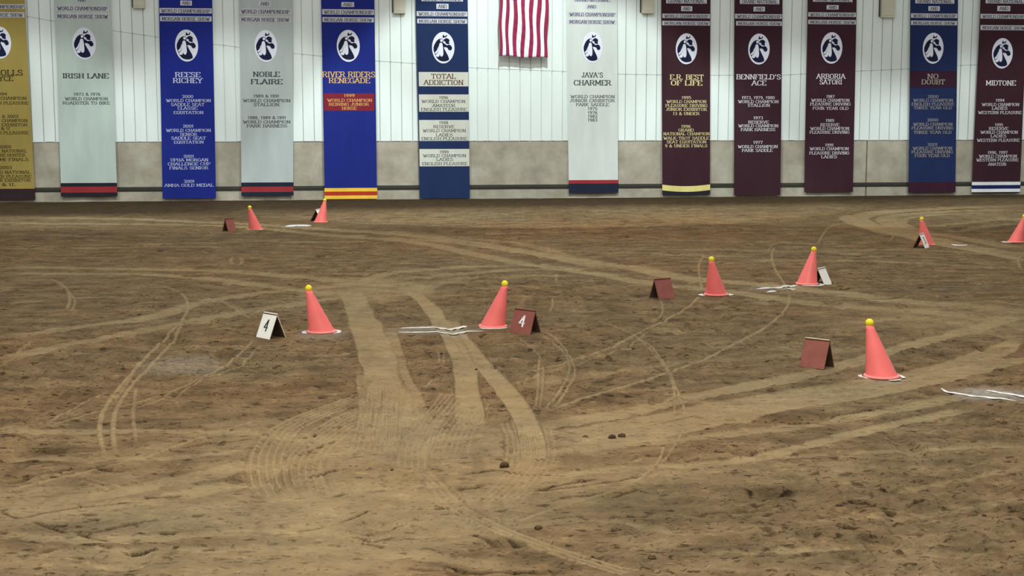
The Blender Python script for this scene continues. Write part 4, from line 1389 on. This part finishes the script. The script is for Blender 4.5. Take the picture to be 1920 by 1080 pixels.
def cone(px, py, lean, lab, lab_ball, scale=1.0):
    c = gp(px, py)
    z = max(ground(c[0] + dx, c[1] + dy) for dx in (-0.11, 0, 0.11) for dy in (-0.11, 0, 0.11)) * 0.5 + ground(c[0], c[1]) * 0.5 - 0.001
    r = empty('traffic_cone', (c[0], c[1], z), lean)
    r.scale = (scale,) * 3
    tag(r, lab, 'cone', 'red course cones')
    link('cone_body', BODY, r)
    link('base_rim', RIM, r)
    b_ = link('ball', BALL)
    b_.location = (c[0] - LEAN * math.cos(lean) * scale, c[1] - LEAN * math.sin(lean) * scale, z + (CONE_H + 0.016) * scale)
    tag(b_, lab_ball, 'ball', 'yellow balls on the cones')
    return c, z


# lean: direction the tip is offset FROM, so 0 puts the tip to the left, pi to the right
CONES = {
    'A': (479.5, 429.5, 0.75, 'far red cone with its tip to the left, beside the small brown board', 'yellow ball on the far cone beside the small brown board', 1.0),
    'B': (601.5, 417.5, pi + 0.9, 'far red cone standing highest on the ground, under the gold striped banner', 'yellow ball on the far cone below the gold striped banner', 1.0),
    'C': (603, 622.5, 0.0, 'red cone to the right of the white board numbered 4', 'yellow ball on the cone near the white board numbered 4', 1.0),
    'D': (924, 614.5, pi, 'red cone beside the red-brown board numbered 4', 'yellow ball on the cone beside the red-brown board numbered 4', 1.0),
    'E': (1342.5, 553.5, 0.9, 'middle-distance red cone just right of a blank red-brown board opening to the left', 'yellow ball on the cone right of the blank middle-distance brown board', 1.0),
    'F': (1513, 534.5, pi + 0.7, 'red cone with a blank white board just behind it', 'yellow ball on the cone in front of the blank white board', 1.0),
    'G': (1737.5, 458, 0.4, 'far red cone with a narrow white board leaning view in front of it', 'yellow ball on the far cone behind the narrow white board', 1.0),
    'H': (1905, 455, pi, 'far red cone cut off by the right edge of the photo', 'yellow ball on the far cone at the right edge of the photo', 1.0),
    'I': (1653, 706, -0.7, 'nearest and largest red cone, right of a blank red-brown board', 'yellow ball on the nearest and largest cone', 1.0),
}
CP = {k: cone(*a) for k, a in CONES.items()}
# ---------------------------------------------------------------- boards
def digit(tx, hgt, wid, weight=1.05):
    w, quads = strokes(tx, False, weight)
    return [[((x - w / 2) * wid / w, (z - 3) * hgt / 6) for x, z in q] for q in quads]


def board(x, y, th, L, hh, w, label, front, back, number=None, num_mat=None, edge=None):
    """Two thin boards hinged at the top. Local x runs along the hinge, -y is the face seen."""
    z0 = ground(x, y) - 0.004
    n = (-math.sin(th), math.cos(th))
    r = empty('number_board', (x + n[0] * w / 2, y + n[1] * w / 2, z0), th)
    tag(r, label, 'sign board', 'folding number boards')
    t = 0.009
    slant = math.hypot(w / 2, hh)
    a = math.atan2(w / 2, hh)
    for sgn, m in ((-1, front), (1, back)):
        q = MB()
        # panel in its own plane: face at local offset 0..t inside
        for (y0, y1, mi) in ((0.0, t * 0.45, 0), (t * 0.45, t, 1)):
            i = len(q.v)
            for xx in (-L / 2, L / 2):
                for dd in (y0, y1):
                    for s_ in (0, slant):
                        yy = sgn * (w / 2 - s_ * math.sin(a)) - sgn * dd * math.cos(a)
                        zz = s_ * math.cos(a) - dd * math.sin(a) * 1.0
                        q.v.append((xx, yy, max(zz, -0.004)))
            for fc in ((0, 1, 3, 2), (4, 6, 7, 5), (0, 4, 5, 1), (2, 3, 7, 6), (0, 2, 6, 4), (1, 5, 7, 3)):
                q.f.append(tuple(i + k for k in fc))
                q.m.append(mi)
        pn = q.build('front_panel' if sgn < 0 else 'back_panel', [M[m], M['board_inner']], r)
        bm = bmesh.new()
        bm.from_mesh(pn.data)
        bmesh.ops.recalc_face_normals(bm, faces=bm.faces)
        bm.to_mesh(pn.data)
        bm.free()
        if sgn < 0 and number:
            acc = ([], [])
            for qd in digit(number, slant * 0.42, L * 0.26):
                i = len(acc[0])
                for xx, zz in qd:
                    s_ = slant * 0.52 + zz
                    lift = 0.0018
                    acc[0].append((xx, -(w / 2 - s_ * math.sin(a)) - lift * math.cos(a), s_ * math.cos(a) + lift * math.sin(a)))
                acc[1].append((i, i + 1, i + 2, i + 3))
            build('numeral', acc[0], acc[1], M[num_mat], pn)
    q = MB()
    q.box(-L / 2, L / 2, -0.006, 0.006, hh - 0.008, hh + 0.003)
    bevel(q.build('hinge_edge', M[edge or front], r), 0.002)
    return r


board(-1.98, 10.954, -0.773, 0.178, 0.197, 0.165, 'white folding board with a black numeral 4', 'board_white', 'board_white', '4', 'ink')
board(0.06, 11.15, -0.70, 0.215, 0.195, 0.146, 'red-brown folding board with a white numeral 4', 'board_red', 'board_red', '4', 'white_ink')
board(1.497, 13.36, 0.562, 0.198, 0.193, 0.162, 'blank red-brown folding board opening to the left, in the middle distance', 'board_red', 'board_red')
board(3.345, 14.62, 0.95, 0.19, 0.195, 0.19, 'blank bright white folding board standing behind a cone', 'board_white', 'board_white')
board(2.1, 9.66, -0.709, 0.191, 0.198, 0.155, 'blank red-brown folding board with a worn pale top edge, nearest of all', 'board_red', 'board_red', edge='board_edge')
board(5.583, 18.7, 1.017, 0.204, 0.192, 0.174, 'white folding board with faint dark marks, in front of a far cone', 'board_white', 'board_red', '3', 'ink')
board(-4.302, 21.444, 1.098, 0.19, 0.199, 0.124, 'small blank brown folding board farthest to the left', 'board_red', 'board_red')
board(-3.165, 23.48, 1.357, 0.209, 0.195, 0.208, 'folding board almost hidden behind a far cone, its dark leg showing', 'board_white', 'board_inner')


# ---------------------------------------------------------------- chalk marks
def chalk(pts, width, label, seed, group, cut=0.25):
    """A trickled line of chalk powder lying on the dirt, ragged and broken."""
    Q = spline(pts, 0.03)
    r = random.Random(seed)
    v, f = [], []
    nacross = 4
    prev = None
    for i, pnt in enumerate(Q):
        d = Q[min(i + 1, len(Q) - 1)] - Q[max(i - 1, 0)]
        d = d / (np.linalg.norm(d) + 1e-9)
        nn = np.array([-d[1], d[0]])
        brk = vnoise(np.array([pnt[0] * 6.0]), np.array([pnt[1] * 6.0 + seed]), seed)[0]
        if brk < cut:
            prev = None
            continue
        endf = min(1.0, i / 4 + 0.2, (len(Q) - 1 - i) / 4 + 0.2)
        wl, wr = (width / 2 * endf * (0.6 + 0.7 * vnoise(np.array([i * 0.22 + 40 * q_]), np.array([seed + 0.5]), 3)[0]) for q_ in range(2))
        row = []
        for k in range(nacross + 1):
            t = k / nacross * 2 - 1
            c = pnt + nn * (wl if t < 0 else wr) * t
            z = max(ground(c[0] + e1, c[1] + e2) for e1, e2 in ((0, 0), (0.02, 0), (-0.02, 0), (0, 0.03), (0, -0.03))) + 0.002 + 0.003 * (1 - t * t)
            row.append(len(v))
            v.append((c[0], c[1], z))
        if prev:
            for k in range(nacross):
                f.append((prev[k], prev[k + 1], row[k + 1], row[k]))
        prev = row
    o = build('chalk_line', v, f, M['chalk'], None, smooth=True)
    return tag(o, label, 'chalk line', group)


g = 'chalk lines between the cones'
chalk([(752, 616), (820, 615), (897, 615)], 0.07, 'upper of two white chalk lines running to the cone beside the red-brown 4 board', 1, g)
chalk([(748, 624.5), (820, 624), (905, 624)], 0.05, 'lower of two white chalk lines running to the cone beside the red-brown 4 board', 2, g)
chalk([(1418, 543.5), (1456, 540.5), (1495, 537)], 0.09, 'upper white chalk line left of the cone with the blank white board', 3, g, 0.15)
chalk([(1436, 549), (1460, 546), (1492, 542.5)], 0.08, 'lower broken white chalk line left of the cone with the blank white board', 4, g, 0.3)
chalk([(1765, 731.5), (1800, 740), (1850, 748), (1905, 757)], 0.040, 'lower of two chalk lines right of the nearest cone, at the photo edge', 5, g, 0.1)
chalk([(1825, 731), (1870, 737), (1925, 745), (1980, 753)], 0.040, 'upper of two chalk lines right of the nearest cone, at the photo edge', 6, g, 0.1)
chalk([(535, 424.5), (560, 423), (580, 424.5)], 0.22, 'faint far chalk patch between the two far left cones', 7, g, 0.1)
chalk([(1785, 458), (1800, 459.5), (1812, 459)], 0.16, 'faint far chalk patch between the two far right cones', 8, g, 0.1)


def chalk_ring(key, arcs, label, seed, width=0.04, rad=0.135):
    c, z = CP[key]
    v, f = [], []
    for a0, a1 in arcs:
        n = 14
        prev = None
        r = random.Random(seed)
        for i in range(n + 1):
            a = math.radians(a0 + (a1 - a0) * i / n)
            e = min(1, i / 3 + 0.15, (n - i) / 3 + 0.15)
            row = []
            for k in range(4):
                q = rad + (k / 3 - 0.35) * width * e * r.uniform(0.8, 1.2)
                x, y = c[0] + q * math.cos(a), c[1] + q * math.sin(a)
                row.append(len(v))
                v.append((x, y, max(ground(x, y), z) + 0.002 + (0.003 if k in (1, 2) else 0)))
            if prev:
                for k in range(3):
                    f.append((prev[k], row[k], row[k + 1], prev[k + 1]))
            prev = row
    o = build('chalk_mark', v, f, M['chalk'], None, smooth=True)
    return tag(o, label, 'chalk mark', 'chalk marks around cone bases')


chalk_ring('I', [(150, 215), (-85, -45), (-25, 40)], 'white chalk marks around the base of the nearest cone', 1, 0.03, 0.138)
chalk_ring('C', [(165, 220), (-40, 50)], 'white chalk marks at the base of the cone by the white 4 board', 2, 0.035, 0.138)
chalk_ring('E', [(150, 215), (-35, 30)], 'white chalk marks at both sides of the middle-distance cone by the brown board', 3, 0.045, 0.142)
chalk_ring('D', [(-150, -20)], 'thin white chalk rim under the cone by the red-brown 4 board', 4, 0.03, 0.128)
chalk_ring('F', [(-120, 20)], 'white chalk mark under the cone before the blank white board', 5, 0.045, 0.150)
chalk_ring('H', [(150, 230)], 'white chalk mark left of the far cone at the photo edge', 6, 0.08, 0.15)
chalk_ring('A', [(-60, 20)], 'pale chalk mark right of the far cone by the small brown board', 7, 0.05, 0.155)


# ---------------------------------------------------------------- loose clods
def clod(px, py, size, seed, label):
    c = gp(px, py)
    bm = bmesh.new()
    bmesh.ops.create_icosphere(bm, subdivisions=3, radius=1.0)
    r = random.Random(seed)
    ph = [r.uniform(0, 6) for _ in range(6)]
    for v_ in bm.verts:
        x, y, z = v_.co
        k = 1 + 0.18 * math.sin(4 * x + ph[0]) * math.sin(5 * y + ph[1]) + 0.14 * math.sin(9 * z + ph[2]) * math.sin(8 * x + ph[3]) + 0.08 * math.sin(17 * y + ph[4] + 11 * x)
        v_.co = Vector((x * k * 1.2, y * k, z * k * 0.75)) * size
    me_ = bpy.data.meshes.new('dirt_clod')
    bm.to_mesh(me_)
    bm.free()
    me_.materials.append(M['clod'])
    o_ = link('dirt_clod', me_)
    o_.location = (c[0], c[1], ground(c[0], c[1]) + size * 0.35)
    o_.rotation_euler = (0, 0, r.uniform(0, 6))
    tag(o_, label, 'dirt clod', 'loose clods on the arena floor')


clod(946, 874, 0.022, 1, 'largest dark dirt clod, alone on the pale worn ground in the foreground')
clod(1148, 818, 0.018, 2, 'left of two dark dirt clods lying close together on the packed band')
clod(1166, 816, 0.017, 3, 'right of two dark dirt clods lying close together on the packed band')
clod(1098, 817, 0.012, 4, 'small flat dirt clod left of the pair of dark clods')
clod(735, 877, 0.007, 5, 'tiny dark crumb of dirt on the smooth pale ground')
clod(1845, 968, 0.008, 6, 'tiny dark clod in the right foreground')
clod(1634, 948, 0.012, 7, 'small dark clod in the rough dirt of the right foreground')
clod(1010, 988, 0.014, 8, 'dark clod beside the ribbed wheel track in the foreground')
clod(1222, 1045, 0.014, 9, 'dark flat clod near the bottom edge of the photo')
clod(893, 691, 0.010, 10, 'small clod on the right one of the broad wheel runs')
clod(1104, 622, 0.014, 11, 'pale clod right of the red-brown board numbered 4')
